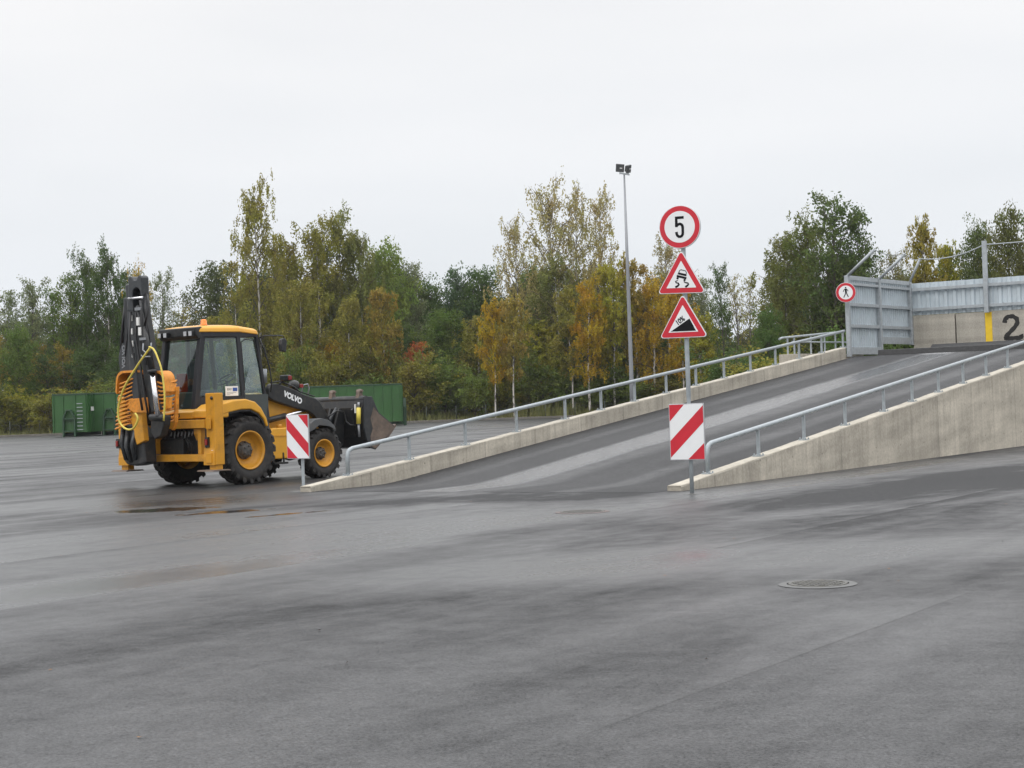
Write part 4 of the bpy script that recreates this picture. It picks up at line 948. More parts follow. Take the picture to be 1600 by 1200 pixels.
# fenders -----------------------------------------------------------
for sy in (-1, 1):
    out = [(-0.98, 1.44), (-0.98, 1.60), (-0.80, 1.68), (-0.49, 1.745), (-0.16, 1.765), (0.10, 1.70), (0.26, 1.57), (0.40, 1.36), (0.45, 1.18)]
    inn = [(0.40, 1.18), (0.34, 1.32), (0.20, 1.46), (-0.02, 1.55), (-0.30, 1.55), (-0.62, 1.50), (-0.85, 1.44)]
    b = MB(); b.prism(out+inn, 'y', sy*0.66, sy*1.26); b.build('rear_fender', 'yellow_clean', bh, bevel=0.035)
    b = MB(); ins = [(x, z-0.004) for x, z in inn]+[(x, z+0.0) for x, z in [(-0.85, 1.40), (-0.62, 1.46), (-0.30, 1.51), (-0.02, 1.51), (0.17, 1.43), (0.30, 1.30), (0.36, 1.18)]]
    b.prism(ins, 'y', sy*0.68, sy*1.22); b.build('fender_liner', 'black', bh)
    fo = [(1.70, 1.02), (1.74, 1.20), (1.88, 1.28), (2.08, 1.30), (2.30, 1.25), (2.46, 1.13), (2.52, 1.02), (2.47, 1.0), (2.40, 1.09), (2.26, 1.19), (2.08, 1.235), (1.90, 1.22), (1.79, 1.15), (1.76, 1.02)]
    b = MB(); b.prism(fo, 'y', sy*0.74, sy*1.16); b.prism([(1.70, 1.02), (1.74, 1.20), (1.88, 1.28), (2.08, 1.30), (2.30, 1.25), (2.46, 1.13), (2.52, 1.02), (2.3, 1.12), (2.0, 1.15), (1.8, 1.04)], 'y', sy*1.15, sy*1.17)
    b.build('front_fender', 'grey_plastic', bh, bevel=0.015)
# rear yellow body band with lettering
b = MB(); b.prism([(-0.95, 1.40), (-1.16, 1.40), (-1.16, 1.53), (-1.10, 1.565), (-0.95, 1.60)], 'y', -0.77, 0.62); b.build('rear_panel', 'yellow_clean', bh, bevel=0.015)
b = MB(); b.prism([(-0.62, 1.40), (-1.17, 1.40), (-1.16, 1.55), (-0.95, 1.68), (-0.62, 1.66)], 'y', -1.25, -0.773); b.build('rear_corner', 'yellow_clean', bh, bevel=0.03)
b = MB(); b.prism([(-0.62, 1.40), (-1.20, 1.40), (-1.20, 1.62), (-0.95, 1.66), (-0.62, 1.66)], 'y', 0.622, 1.24); b.build('rear_corner', 'yellow_clean', bh, bevel=0.03)
text_part('VOLVO', 0.115, 'rear_lettering', 'sign_black', bh, frame((-1.163, -0.17, 1.465), (0, -1, 0), (0, 0, 1)), offset=0.006)

# stabiliser frame ----------------------------------------------------
b = MB(); b.box(-1.29, -1.06, -1.262, 1.262, 1.20, 1.375); b.build('upper_beam', 'yellow', bh, bevel=0.012)
b = MB(); b.box(-1.27, -1.08, -1.262, 1.262, 0.53, 0.675); b.build('lower_beam', 'yellow', bh, bevel=0.012)
b = MB(); b.box(-1.32, -1.29, -1.47, -1.33, 1.18, 1.40); b.box(-1.31, -1.272, -1.46, -1.30, 0.50, 0.70); b.build('beam_cap', 'yellow', bh, bevel=0.008)
for sy in (-1, 1):
    def yr(a_, c_): return min(sy*a_, sy*c_), max(sy*a_, sy*c_)
    b = MB(); b.box(-1.25, -1.02, *yr(1.265, 1.54), 0.46, 1.90)
    st = b.build('stabiliser', 'yellow', bh, bevel=0.014)
    b = MB(); b.box(-1.22, -1.05, *yr(1.30, 1.51), 0.34, 0.60); b.build('stabiliser_leg', 'yellow', st, bevel=0.01)
    b = MB(); b.prism([(-1.42, 0.335), (-0.92, 0.335), (-0.97, 0.365), (-1.37, 0.365)], 'y', sy*1.12, sy*1.62); b.build('foot_pad', 'muddy', st, bevel=0.008)
    b = MB(); b.lathe([(0.035, 0), (0.035, -0.02), (0, -0.025)], (-1.25, sy*1.47, 1.80), 12, 'x'); b.build('pin', 'black', st)
    b = MB(); b.prism([(-1.285, 0.46), (-1.253, 0.46), (-1.253, 0.80), (-1.285, 0.62)], 'y', sy*1.20, sy*1.52); b.build('gusset', 'yellow', st)
    yl = sy*1.31 if sy < 0 else 1.53
    b = MB(); b.box(-1.32, -1.29, yl-0.035, yl+0.035, 0.86, 0.98); tl = b.build('tail_light', 'red_lens', bh, bevel=0.01)
    b = MB(); b.box(-1.288, -1.253, yl-0.055, yl+0.055, 0.82, 1.02); b.build('light_housing', 'black', tl)
b = MB(); b.box(-1.26, -1.10, 0.30, 0.45, 0.69, 1.195); b.build('inner_post', 'yellow', bh, bevel=0.01)
b = MB(); b.box(-1.22, -1.10, -1.06, -0.96, 0.68, 1.195); b.prism([(-1.18, 1.19), (-1.12, 1.19), (-1.12, 0.95), (-1.18, 1.1)], 'y', -0.96, -0.80); b.build('inner_post', 'yellow', bh, bevel=0.008)
b = MB(); b.box(-1.262, -1.2515, -1.47, -1.41, 0.70, 0.76); b.build('reflector', 'sticker', bh)
# dark tangle inside the frame: tank, hoses
b = MB(); b.box(-1.03, -0.80, -0.86, 0.9, 0.60, 1.36); b.build('rear_tank', 'black', bh, bevel=0.06)
rnd = random.Random(3); b = MB()
for k in range(11):
    y0 = rnd.uniform(-0.6, 0.25); y1 = y0+rnd.uniform(-0.35, 0.35); b.tube([(-1.07, y0, 1.19), (-1.13, (y0+y1)/2+0.04, rnd.uniform(0.85, 1.1)), (-1.12, y1, rnd.uniform(0.75, 0.95)), (-1.07, y1+0.1, 0.69)], 0.016, 6)
b.build('hydraulic_hoses', 'hose', bh)
b = MB()
for k in range(7):
    y0 = -0.75+0.11*k; b.tube([(-1.16, y0, 1.14), (-1.17, y0+0.02, 1.05-0.02*(k % 3))], 0.014, 6)
b.build('hose_fittings', 'mast', bh)

# backhoe: king post, boom, dipper, rams ------------------------------------
boom = bpy.data.objects.new('digging_arm', None); COL.objects.link(boom); boom.parent = bh
b = MB(); b.prism([(0.02, 0.52), (0.10, 0.50), (0.34, 0.47), (0.62, 0.50), (0.74, 0.62), (0.80, 0.95), (0.74, 1.22), (0.62, 1.34), (0.22, 1.28), (0.06, 1.05)], 'x', -1.46, -1.78)
b.build('swing_post', 'black', boom, bevel=0.04)
b = MB()
for (y0, z0, y1, z1) in ((0.60, 0.6, 0.66, 1.3), (0.45, 0.55, 0.52, 1.2), (0.3, 0.6, 0.28, 1.2)):
    b.tube([(-1.80, y0, z0), (-1.86, (y0+y1)/2+.03, (z0+z1)/2), (-1.80, y1, z1)], 0.045, 8)
b.build('swing_ram', 'boom', boom)
b = MB(); b.prism([(-0.04, 0.98), (0.02, 1.58), (0.14, 1.64), (0.40, 1.62), (0.38, 1.5), (0.28, 1.1), (0.2, 0.9)], 'x', -1.70, -1.84); b.build('swing_bracket', 'yellow', boom, bevel=0.02)
# main boom (left, curved) with white lettering
mb = [(0.60, 3.93), (0.42, 3.92), (0.34, 3.70), (0.36, 3.20), (0.40, 2.60), (0.36, 2.10), (0.30, 1.55), (0.52, 1.45), (0.70, 1.9), (0.80, 2.40), (0.83, 2.72), (0.70, 3.00), (0.64, 3.40)]
b = MB(); b.prism(mb, 'x', -1.58, -1.74); bo = b.build('boom', 'boom', boom, bevel=0.02)
b = MB(); b.prism([(0.53, 3.88), (0.44, 3.88), (0.44, 3.4), (0.52, 3.0), (0.60, 2.7), (0.58, 3.1), (0.54, 3.5)], 'x', -1.742, -1.76); b.build('boom_rib', 'black', bo, bevel=0.004)
text_part('VOLVO', 0.14, 'boom_lettering', 'mast', bo, frame((-1.745, 0.64, 2.72), (0, -0.06, 1), (0, 1, 0.06)), offset=0.006, extrude=0.003)
b = MB(); b.tube([(-1.66, 0.63, 3.90), (-1.70, 0.68, 3.5), (-1.70, 0.78, 3.0), (-1.68, 0.86, 2.6)], 0.022, 8); b.tube([(-1.70, 0.58, 3.92), (-1.76, 0.62, 3.4), (-1.76, 0.66, 3.0)], 0.02, 8); b.build('boom_hose', 'hose', bo)
# second arm plate between boom and head
b = MB(); b.prism([(0.34, 4.16), (0.08, 4.20), (-0.02, 3.80), (0.0, 3.4), (0.06, 2.9), (0.02, 2.2), (-0.02, 1.7), (0.16, 1.65), (0.26, 2.2), (0.30, 3.0), (0.28, 3.7)], 'x', -1.76, -1.90); b.build('arm_plate', 'boom', boom, bevel=0.02)
b = MB()
for z_ in (3.42, 3.15, 2.90, 2.68): b.box(-1.93, -1.90, 0.10, 0.15, z_, z_+0.12)
b.build('grease_lines', 'sticker', boom, bevel=0.006)
# head with twin bosses and arched opening
hd = [(0.10, 3.62), (0.05, 3.95), (0.035, 4.22)] + [(-0.035+0.07*math.cos(t_), 4.25+0.065*math.sin(t_)) for t_ in [R(10), R(45), R(90), R(135), R(165)]] + [(-0.13, 4.225), (-0.22, 4.225)] + [(-0.32+0.07*math.cos(t_), 4.25+0.065*math.sin(t_)) for t_ in [R(15), R(45), R(90), R(135), R(175)]] + [(-0.39, 3.95), (-0.42, 3.55)]
arch = [(-0.36, 3.60)] + [(-0.21+0.13*math.cos(a), 3.93+0.14*math.sin(a)) for a in [R(180), R(150), R(120), R(90), R(60), R(30), R(0)]][::1] + [(-0.10, 3.60)]
b = MB(); b.prism(hd+arch, 'x', -1.86, -2.05); hdo = b.build('arm_head', 'boom', boom, bevel=0.018)
b = MB(); b.box(-1.90, -1.87, -0.38, 0.0, 3.50, 4.12); b.build('head_web', 'black', hdo)
b = MB(); b.tube([(-2.08, 0.0, 3.865), (-2.08, -0.46, 3.855)], 0.026, 10); b.build('pin', 'chrome', hdo)
# dipper box with ram
b = MB(); b.prism([(-0.12, 3.62), (-0.42, 3.60), (-0.54, 3.0), (-0.66, 2.4), (-0.80, 1.6), (-0.50, 1.55), (-0.30, 2.2), (-0.18, 2.9)], 'x', -1.86, -2.00); b.build('dipper', 'black', boom, bevel=0.02)
b = MB(); b.tube([(-2.08, -0.30, 3.70), (-2.08, -0.36, 3.45)], 0.05, 10); b.tube([(-2.08, -0.36, 3.56), (-2.10, -0.70, 2.36)], 0.065, 16); b.tube([(-2.10, -0.69, 2.40), (-2.10, -0.70, 2.33)], 0.088, 16)
rm = b.build('bucket_ram', 'black', boom)
b = MB(); b.tube([(-2.10, -0.70, 2.36), (-2.10, -0.83, 1.48)], 0.055, 14); b.build('ram_rod', 'chrome', rm)
for (y_, z_) in ((-0.41, 3.38), (-0.46, 3.18)):
    b = MB(); b.box(-2.20, -2.16, y_-0.035, y_+0.035, z_-0.08, z_+0.08); b.build('ram_label', 'sticker', rm)
b = MB(); b.box(-2.19, -2.15, -0.60, -0.44, 3.00, 3.05); b.box(-2.19, -2.15, -0.50, -0.32, 3.60, 3.66); b.build('ram_clamp', 'mast', rm)
b = MB(); b.tube([(-2.06, -0.56, 1.46), (-2.06, -0.98, 1.44)], 0.075, 14); b.prism([(-0.55, 1.50), (-0.95, 1.48), (-0.92, 1.3), (-0.80, 1.08), (-0.62, 1.02), (-0.50, 1.2)], 'x', -1.86, -2.04); b.build('link_pivot', 'black', boom, bevel=0.02)
b = MB()
for dx in (0, 0.10):
    b.tube([(-2.02-dx, -0.42, 3.80), (-2.06-dx, -0.50, 3.60), (-2.06-dx, -0.52+dx*.4, 3.2), (-2.03-dx, -0.54, 2.8), (-2.02-dx, -0.56, 2.5)], 0.024, 8)
b.tube([(-1.95, -0.36, 3.95), (-2.0, -0.50, 3.9), (-2.05, -0.60, 3.72), (-2.08, -0.58, 3.5), (-2.1, -0.50, 3.3)], 0.018, 8)
b.tube([(-2.02, 0.02, 3.6), (-2.04, 0.06, 3.1), (-2.02, -0.05, 2.6), (-2.0, -0.12, 2.1), (-1.98, -0.2, 1.6)], 0.026, 8)
b.tube([(-2.02, -0.16, 3.6), (-2.06, -0.16, 3.1), (-2.06, -0.28, 2.5), (-2.04, -0.36, 1.9), (-2.0, -0.4, 1.5)], 0.022, 8)
b.build('arm_hoses', 'hose', boom)
b = MB(); b.tube([(-2.24, -0.62, 2.93), (-2.24, -0.60, 2.80), (-2.26, -0.72, 2.74), (-2.24, -0.86, 2.80), (-2.24, -0.87, 2.93)], 0.016, 6); b.tube([(-2.2, -0.5, 2.70), (-2.26, -0.62, 2.66), (-2.24, -0.82, 2.66)], 0.014, 6); b.build('hose_coupling', 'mast', boom)
# yellow loop hoses
def smooth_path(pts, k=4):
    P = [Vector(p) for p in pts]; P = [P[0]*2-P[1]]+P+[P[-1]*2-P[-2]]; out = []
    for i in range(1, len(P)-2):
        for j in range(k):
            t = j/k; a, b_, c, d = P[i-1], P[i], P[i+1], P[i+2]
            out.append(0.5*((2*b_)+(c-a)*t+(2*a-5*b_+4*c-d)*t*t+(3*b_-a-3*c+d)*t**3))
    return out+[P[-2]]
hl = [(-1.0, 2.84), (-0.69, 2.55), (-0.37, 2.26), (-0.14, 2.01), (0.02, 1.69), (0.02, 1.43), (-0.10, 1.29), (-0.26, 1.23), (-0.42, 1.25), (-0.55, 1.37), (-0.57, 1.47), (-0.50, 1.55)]
b = MB(); b.tube(smooth_path([(-2.4 if i else -2.36, y_, z_) for i, (y_, z_) in enumerate(hl)]), 0.021, 8); b.build('yellow_hose', 'hose_yellow', boom)
hr_ = [(-1.0, 2.84), (-1.13, 2.79), (-1.24, 2.63), (-1.36, 2.35), (-1.42, 1.85), (-1.37, 1.38)]
b = MB(); b.tube(smooth_path([(-2.4, y_, z_) for y_, z_ in hr_]), 0.019, 8); b.build('yellow_hose', 'hose_yellow', boom)
# orange grille bucket behind the arm: curved back plates and bars (x,y) arcs
gb = bpy.data.objects.new('grille_bucket', None); COL.objects.link(gb); gb.parent = bh
def shellpt(y_, z_): return (-1.60, y_, z_)
# top plates left and right (curved shoulder)
def shoulder(y_in, y_out, z_top, name, x_back=-1.40):
    b = MB(); sg = 1 if y_out > y_in else -1; L_ = []
    for k in range(9):
        a = k/8*R(80); rr_ = 0.22
        L_.append((y_out-sg*rr_+sg*rr_*math.sin(a), z_top-rr_+rr_*math.cos(a)))
    pts = [(y_in, z_top)]+L_+[(y_out+sg*0.03, z_top-0.42)]
    n_ = len(pts); vs = []
    for x in (-1.98, x_back):
        for (y_, z_) in pts: vs.append((x, y_, z_))
        for (y_, z_) in pts: vs.append((x, y_-sg*0.035*(1 if y_ != y_in else 0), z_-0.045))
    fs = []
    for k in range(n_-1):
        fs += [(k, k+1, 2*n_+k+1, 2*n_+k), (n_+k, 3*n_+k, 3*n_+k+1, n_+k+1), (k, n_+k, n_+k+1, k+1), (2*n_+k, 2*n_+k+1, 3*n_+k+1, 3*n_+k)]
    fs += [(0, 2*n_, 3*n_, n_), (n_-1, 2*n_-1, 4*n_-1, 3*n_-1)]
    b.add(vs, fs); return b.build(name, 'orange', gb)
shoulder(-0.02, 0.62, 2.42, 'top_plate'); shoulder(-0.50, -0.93, 2.38, 'top_plate', -1.72)
# side panels along the outer edge, flaring downwards
for (ya, yb, sg) in ((0.62, 0.84, 1), (-0.99, -0.91, -1)):
    b = MB(); b.prism([(ya, 2.05), (ya-sg*0.04, 2.05), (yb-sg*0.06, 1.32), (yb-sg*0.14, 1.20), (yb-sg*0.10, 1.18), (yb, 1.34)], 'x', -1.40 if sg > 0 else -1.66, -1.5 if sg > 0 else -1.74); b.build('side_plate', 'orange', gb, bevel=0.008)
# bars
for k in range(12):
    z_ = 2.20-0.083*k; f = k/11
    yo = 0.64+0.20*f; b = MB()
    b.tube([(-1.34, yo-0.03, z_+0.02), (-1.62, yo+0.015, z_-0.01), (-1.86, yo-0.05, z_-0.03), (-1.98, yo-0.16, z_-0.05), (-1.99, yo-0.30, z_-0.02), (-1.90, yo-0.46, z_+0.05), (-1.7, yo-0.54, z_+0.08)], [0.018, 0.021, 0.021, 0.021, 0.020, 0.018, 0.016], 6)
    b.build('grille_bar', 'orange', gb)
for k in range(11):
    z_ = 2.16-0.078*k; f = k/10
    yo = -0.94+0.10*f; b = MB()
    b.tube([(-1.66, yo+0.04, z_+0.02), (-1.74, yo+0.0, z_-0.01), (-1.86, yo+0.03, z_-0.03), (-1.98, yo+0.13, z_-0.04), (-1.98, yo+0.26, z_-0.0), (-1.90, yo+0.38, z_+0.04)], [0.018, 0.021, 0.021, 0.021, 0.019, 0.016], 6)
    b.build('grille_bar', 'orange', gb)
b = MB(); b.prism([(0.44, 1.74), (0.30, 1.84), (-0.24, 1.86), (-0.26, 1.55), (0.16, 1.56), (0.30, 1.63)], 'x', -1.86, -1.92); b.build('mounting_plate', 'orange', gb, bevel=0.012)
b = MB(); b.prism([(-0.55, 1.86), (-0.98, 1.84), (-0.96, 1.62), (-0.55, 1.56)], 'x', -1.84, -1.90); b.build('mounting_plate', 'orange', gb, bevel=0.012)
b = MB(); b.box(-1.60, -1.50, -0.25, 0.60, 1.28, 2.34); b.build('bar_shade_slab', 'black', gb, bevel=0.05)  # black slab added behind the bars, stands in for the shadow between them

# front loader ---------------------------------------------------------------
ld = bpy.data.objects.new('loader', None); COL.objects.link(ld); ld.parent = bh
arm = [(1.02, 1.98), (1.14, 2.08), (1.28, 2.08), (1.75, 1.96), (2.05, 1.84), (2.42, 1.74), (2.52, 1.68), (2.70, 1.46), (2.86, 1.24), (3.05, 0.95), (2.98, 0.86), (2.80, 0.92), (2.55, 1.16), (2.36, 1.36), (2.20, 1.46), (1.92, 1.52), (1.5, 1.62), (1.15, 1.72), (1.02, 1.80)]
for sy in (-1, 1):
    b = MB(); b.prism(arm, 'y', sy*0.52, sy*0.66); a_ = b.build('loader_arm', 'black', ld, bevel=0.02)
    if sy < 0:
        text_part('VOLVO', 0.165, 'arm_lettering', 'white', a_, frame((1.73, -0.663, 1.765), (0.92, 0, -0.34), (0.34, 0, 0.92)), offset=0.008, extrude=0.002)
    b = MB(); b.tube([(1.10, sy*0.64, 2.10), (1.40, sy*0.64, 2.13), (1.62, sy*0.64, 2.06), (1.80, sy*0.64, 2.0), (1.95, sy*0.64, 1.90), (2.40, sy*0.64, 1.78)], 0.016, 6); b.build('arm_pipe', 'hose', a_)
    b = MB(); b.tube([(0.95, sy*0.58, 1.28), (1.55, sy*0.60, 1.38)], 0.065, 12); rm_ = b.build('lift_ram', 'black', ld)
    b = MB(); b.tube([(1.55, sy*0.60, 1.38), (2.25, sy*0.60, 1.50)], 0.035, 10); b.build('ram_rod', 'chrome', rm_)
    # headlamps
    b = MB(); b.box(1.46, 1.58, sy*0.54, sy*0.80, 2.13, 2.26); hl_ = b.build('headlight', 'black', ld, bevel=0.025)
    b = MB(); b.box(1.583, 1.595, sy*0.56, sy*0.74, 2.15, 2.24); b.build('lens', 'lamp_glass', hl_)
    b = MB(); b.box(1.47, 1.57, min(sy*0.805, sy*0.83), max(sy*0.805, sy*0.83), 2.15, 2.24); b.build('indicator', 'red_lens', hl_, bevel=0.01)
    b = MB(); b.tube([(1.52, sy*0.6, 2.15), (1.40, sy*0.6, 2.06)], 0.02, 6); b.build('lamp_stalk', 'black', hl_)
b = MB(); b.lathe([(0.0, -0.12), (0.10, -0.10), (0.125, 0.0), (0.11, 0.05), (0, 0.06)], (2.0, -0.44, 2.03), 16, 'x'); b.tube([(2.04, -0.44, 1.95), (2.08, -0.44, 1.8)], 0.04, 8); w_ = b.build('round_lamp', 'black', ld)
b = MB(); b.box(2.06, 2.16, -0.56, -0.42, 1.98, 2.06); b.build('indicator', 'red_lens', w_, bevel=0.01)
b = MB(); b.tube([(2.10, -0.5, 1.76), (2.20, -0.5, 2.04), (2.34, -0.5, 2.06), (2.38, -0.5, 1.98), (2.32, -0.5, 1.75)], 0.016, 6); b.build('lamp_guard', 'mast', ld)
b = MB(); b.box(2.82, 2.95, -0.52, 0.52, 0.90, 1.05); b.build('cross_tube', 'black', ld, bevel=0.03)
# tool carrier behind the bucket
b = MB()
for y_ in (-0.66, -0.40, 0.40, 0.66): b.prism([(2.85, 0.75), (3.0, 0.62), (3.22, 0.70), (3.26, 1.45), (3.1, 1.5), (2.95, 1.1)], 'y', y_-0.03, y_+0.03)
b.build('tool_carrier', 'black', ld, bevel=0.01)
b = MB(); b.tube([(2.78, -0.60, 1.12), (3.10, -0.60, 1.50)], 0.035, 8); b.tube([(2.72, -0.60, 1.05), (2.9, -0.60, 1.27)], 0.05, 10); b.tube([(2.78, 0.60, 1.12), (3.10, 0.60, 1.50)], 0.035, 8); b.build('tilt_link', 'boom', ld)
b = MB(); b.tube([(2.6, -0.40, 1.45), (2.85, -0.42, 1.42), (2.95, -0.45, 1.2), (2.9, -0.5, 1.0)], 0.02, 6); b.tube([(2.7, -0.70, 1.3), (2.95, -0.76, 1.45), (3.15, -0.78, 1.42), (3.2, -0.8, 1.2), (3.22, -0.9, 1.12), (3.3, -1.05, 1.1)], 0.018, 6); b.build('loader_hoses', 'hose', ld)
# bucket: clam shape profile in x,z, open to the front
prof = [(3.42, 1.72), (3.30, 1.66), (3.26, 1.50), (3.30, 1.05), (3.36, 0.80), (3.46, 0.62), (3.60, 0.58), (4.05, 0.80), (4.22, 1.02)]
th_ = 0.04
b = MB(); inner = [(x+th_*(1 if i < 6 else 0.5), z-(0.03 if i < 1 else 0)+(th_ if i > 5 else 0)) for i, (x, z) in enumerate(prof)]
b.prism(prof+inner[::-1], 'y', -1.24, 1.24); bk = b.build('bucket_shell', 'black', ld, bevel=0.006)
b = MB(); b.tube([(3.38, -1.26, 1.68), (3.38, 1.26, 1.68)], 0.085, 14); b.build('top_tube', 'black', bk)
for sy in (-1, 1):
    b = MB(); b.prism([(3.30, 1.74), (3.56, 1.74), (3.66, 1.56), (3.76, 1.38), (4.26, 1.06), (4.20, 0.98), (3.62, 0.55), (3.44, 0.60), (3.34, 0.82), (3.28, 1.06)], 'y', sy*1.24, sy*1.275); b.build('side_plate', 'boom', bk, bevel=0.006)
    b = MB(); b.prism([(3.60, 1.50), (3.76, 1.34), (4.24, 1.05), (4.18, 0.98), (3.62, 0.57), (3.50, 0.62), (3.46, 0.85), (3.55, 1.02), (3.48, 1.25)], 'y', sy*1.275, sy*1.281); b.build('mud_crust', 'muddy', bk)
b = MB(); b.prism([(4.02, 0.76), (4.34, 1.06), (4.32, 1.10), (4.0, 0.82)], 'y', -1.26, 1.26); b.build('cutting_edge', 'muddy', bk)
for y_ in (-0.2, -1.05):
    b = MB(); b.prism([(3.30, 1.70), (3.48, 1.70), (3.44, 1.82), (3.40, 1.92), (3.34, 1.86)], 'y', y_-0.05, y_+0.05); b.lathe([(0.035, -0.09), (0.035, 0.09)], (3.40, y_, 1.87), 10); b.build('hook', 'muddy', bk, bevel=0.01)
b = MB(); b.tube([(3.24, -1.16, 1.50), (3.22, -1.16, 1.14)], 0.05, 12); yc = b.build('lock_ram', 'hose_yellow', bk)
b = MB(); b.tube([(3.24, -1.16, 1.50), (3.25, -1.16, 1.62)], 0.03, 10); b.tube([(3.22, -1.16, 1.14), (3.23, -1.16, 0.85)], 0.028, 10); b.build('ram_rod', 'mast', yc)
b = MB(); b.box(3.245, 3.27, -1.06, -1.02, 1.38, 1.58); b.build('label', 'sticker', bk)
b = MB()
for (y_, w_) in ((-0.95, 0.025), (-0.55, 0.025), (0.0, 0.03)): b.prism([(3.22, 1.45), (3.32, 1.55), (3.36, 0.9), (3.30, 0.85)], 'y', y_-w_, y_+w_)
b.build('back_ribs', 'black', bk)

# ------------------------------------------------------------------ green containers
def container(label, x, y, yaw, L_, W_, H_, ladder=True, side_label=True, faded=None):
    root = thing('skip_container', label, 'skip container', (x, y, 0), yaw, 'green hook-lift containers')
    # local: front (hook) face at y=0 looking to -y, box extends +y by L_, x from 0..W_
    z0 = 0.32; t = 0.06
    b = MB()
    b.box(0, W_, 0, t, z0, H_); b.box(0, W_, L_-t, L_, z0, H_); b.box(0, t, t+.002, L_-t-.002, z0, H_); b.box(W_-t, W_, t+.002, L_-t-.002, z0, H_); b.box(t+.002, W_-t-.002, t+.002, L_-t-.002, z0, z0+0.05)
    b.build('body', 'green_paint', root)
    b = MB()
    for (a0, a1, b0, b1) in ((-0.05, W_+0.05, -0.05, 0.055), (-0.05, W_+0.05, L_-0.055, L_+0.05), (-0.05, 0.055, 0.06, L_-0.06), (W_-0.055, W_+0.05, 0.06, L_-0.06)):
        b.box(a0, a1, b0, b1, H_-0.02, H_+0.09)
    b.build('top_rim', 'green_dark', root, bevel=0.01)
    n_ = int(L_/0.62)
    for k in range(n_+1):
        y_ = 0.04+k*(L_-0.14)/n_
        b = MB(); b.box(W_+0.001, W_+0.075, y_, y_+0.075, z0-0.02, H_-0.025); b.build('side_rib', 'green_paint', root)
        b = MB(); b.box(-0.075, -0.001, y_, y_+0.075, z0-0.02, H_-0.025); b.build('side_rib', 'green_paint', root)
    for xx in (0.0, 0.72, 1.62, W_-0.08):
        b = MB(); b.box(xx, xx+0.08, -0.075, -0.001, z0-0.02, H_-0.06); b.build('end_rib', 'green_paint', root)
    # hook frame
    xm = W_/2+0.0
    b = MB()
    for sx in (-0.42, 0.42): b.prism([(xm+sx-0.06, 0.0), (xm+sx+0.06, 0.0), (xm+sx+0.06, 1.35), (xm+sx*0.35+0.05, 1.95), (xm+sx*0.35-0.05, 1.95), (xm+sx-0.06, 1.35)], 'y', -0.30, -0.10)
    b.box(xm-0.42, xm+0.42, -0.26, -0.10, 1.25, 1.36); b.box(xm-0.17, xm+0.17, -0.27, -0.08, 1.88, 1.98); b.box(xm-0.42, xm+0.42, -0.26, -0.12, 0.36, 0.46)
    b.build('hook_frame', 'green_dark', root, bevel=0.01)
    b = MB()
    for sx in (-0.42, 0.42): b.box(xm+sx-0.06, xm+sx+0.06, -0.085, L_-0.1, 0.05, 0.29)
    b.build('skids', 'green_dark', root)
    for sx in (-0.75, 0.75):
        b = MB(); b.lathe([(0.11, -0.09), (0.11, 0.09)], (xm+sx, L_-0.4, 0.14), 16, 'x'); b.box(xm+sx-0.1, xm+sx+0.1, L_-0.5, L_-0.3, 0.2, 0.31); b.build('roller', 'black', root)
    if ladder:
        b = MB()
        for k in range(8): b.bar((W_-0.66, -0.10, 0.5+k*0.27), (W_-0.24, -0.10, 0.5+k*0.27), 0.03, 0.05)
        b.build('ladder', 'galv_dark', root)
    if side_label:
        b = MB(); b.box(W_+0.078, W_+0.084, 0.9, 1.6, 1.85, 2.15); b.build('label', 'sticker', root)
    return root
def at0(px, Y): return at(px, 680, Y)
p = at0(84, 121.0); container('dark green hook-lift container with an end ladder, leftmost', p.x, 121.0, R(-3), 6.0, 2.45, 3.05)
p = at0(146.5, 122.5); container('dark green hook-lift container beside the leftmost one, half hidden by the digger', p.x, 122.5, R(-3), 6.0, 2.5, 3.05)
# long container seen from its side: the hook end turned away to the left
p = at0(629, 119.5)
root = container('long dark green container with ribbed side behind the loader bucket', p.x, 119.3, R(92), 13.0, 2.4, 2.95, ladder=False, side_label=False)
for k in range(1):
    b = MB(); b.box(-0.084, -0.078, 7.3, 7.9, 1.75, 2.15); b.build('label', 'sticker', root)

# ------------------------------------------------------------------ vegetation
def np_mesh(name, verts, quads, mat):
    me = bpy.data.meshes.new(name); nv = len(verts); nq = len(quads)
    me.vertices.add(nv); me.vertices.foreach_set('co', np.asarray(verts, np.float32).ravel())
    me.loops.add(nq*4); me.loops.foreach_set('vertex_index', np.asarray(quads, np.int32).ravel())
    me.polygons.add(nq); me.polygons.foreach_set('loop_start', np.arange(0, nq*4, 4, dtype=np.int32)); me.polygons.foreach_set('loop_total', np.full(nq, 4, np.int32))
    me.update(calc_edges=True); me.materials.append(M[mat]); return me
def leaf_quads(C_, size, rg, hang=0.0):
    n = len(C_); a = rg.normal(size=(n, 3)); a[:, 2] -= hang; a /= np.linalg.norm(a, axis=1)[:, None]
    b_ = rg.normal(size=(n, 3)); b_ -= (b_*a).sum(1)[:, None]*a; b_ /= np.linalg.norm(b_, axis=1)[:, None]
    s_ = (size*rg.uniform(0.6, 1.35, n))[:, None]
    v = np.stack([C_-a*s_, C_-b_*s_*0.55, C_+a*s_, C_+b_*s_*0.55], 1).reshape(-1, 3)
    return v, np.arange(n*4).reshape(-1, 4)

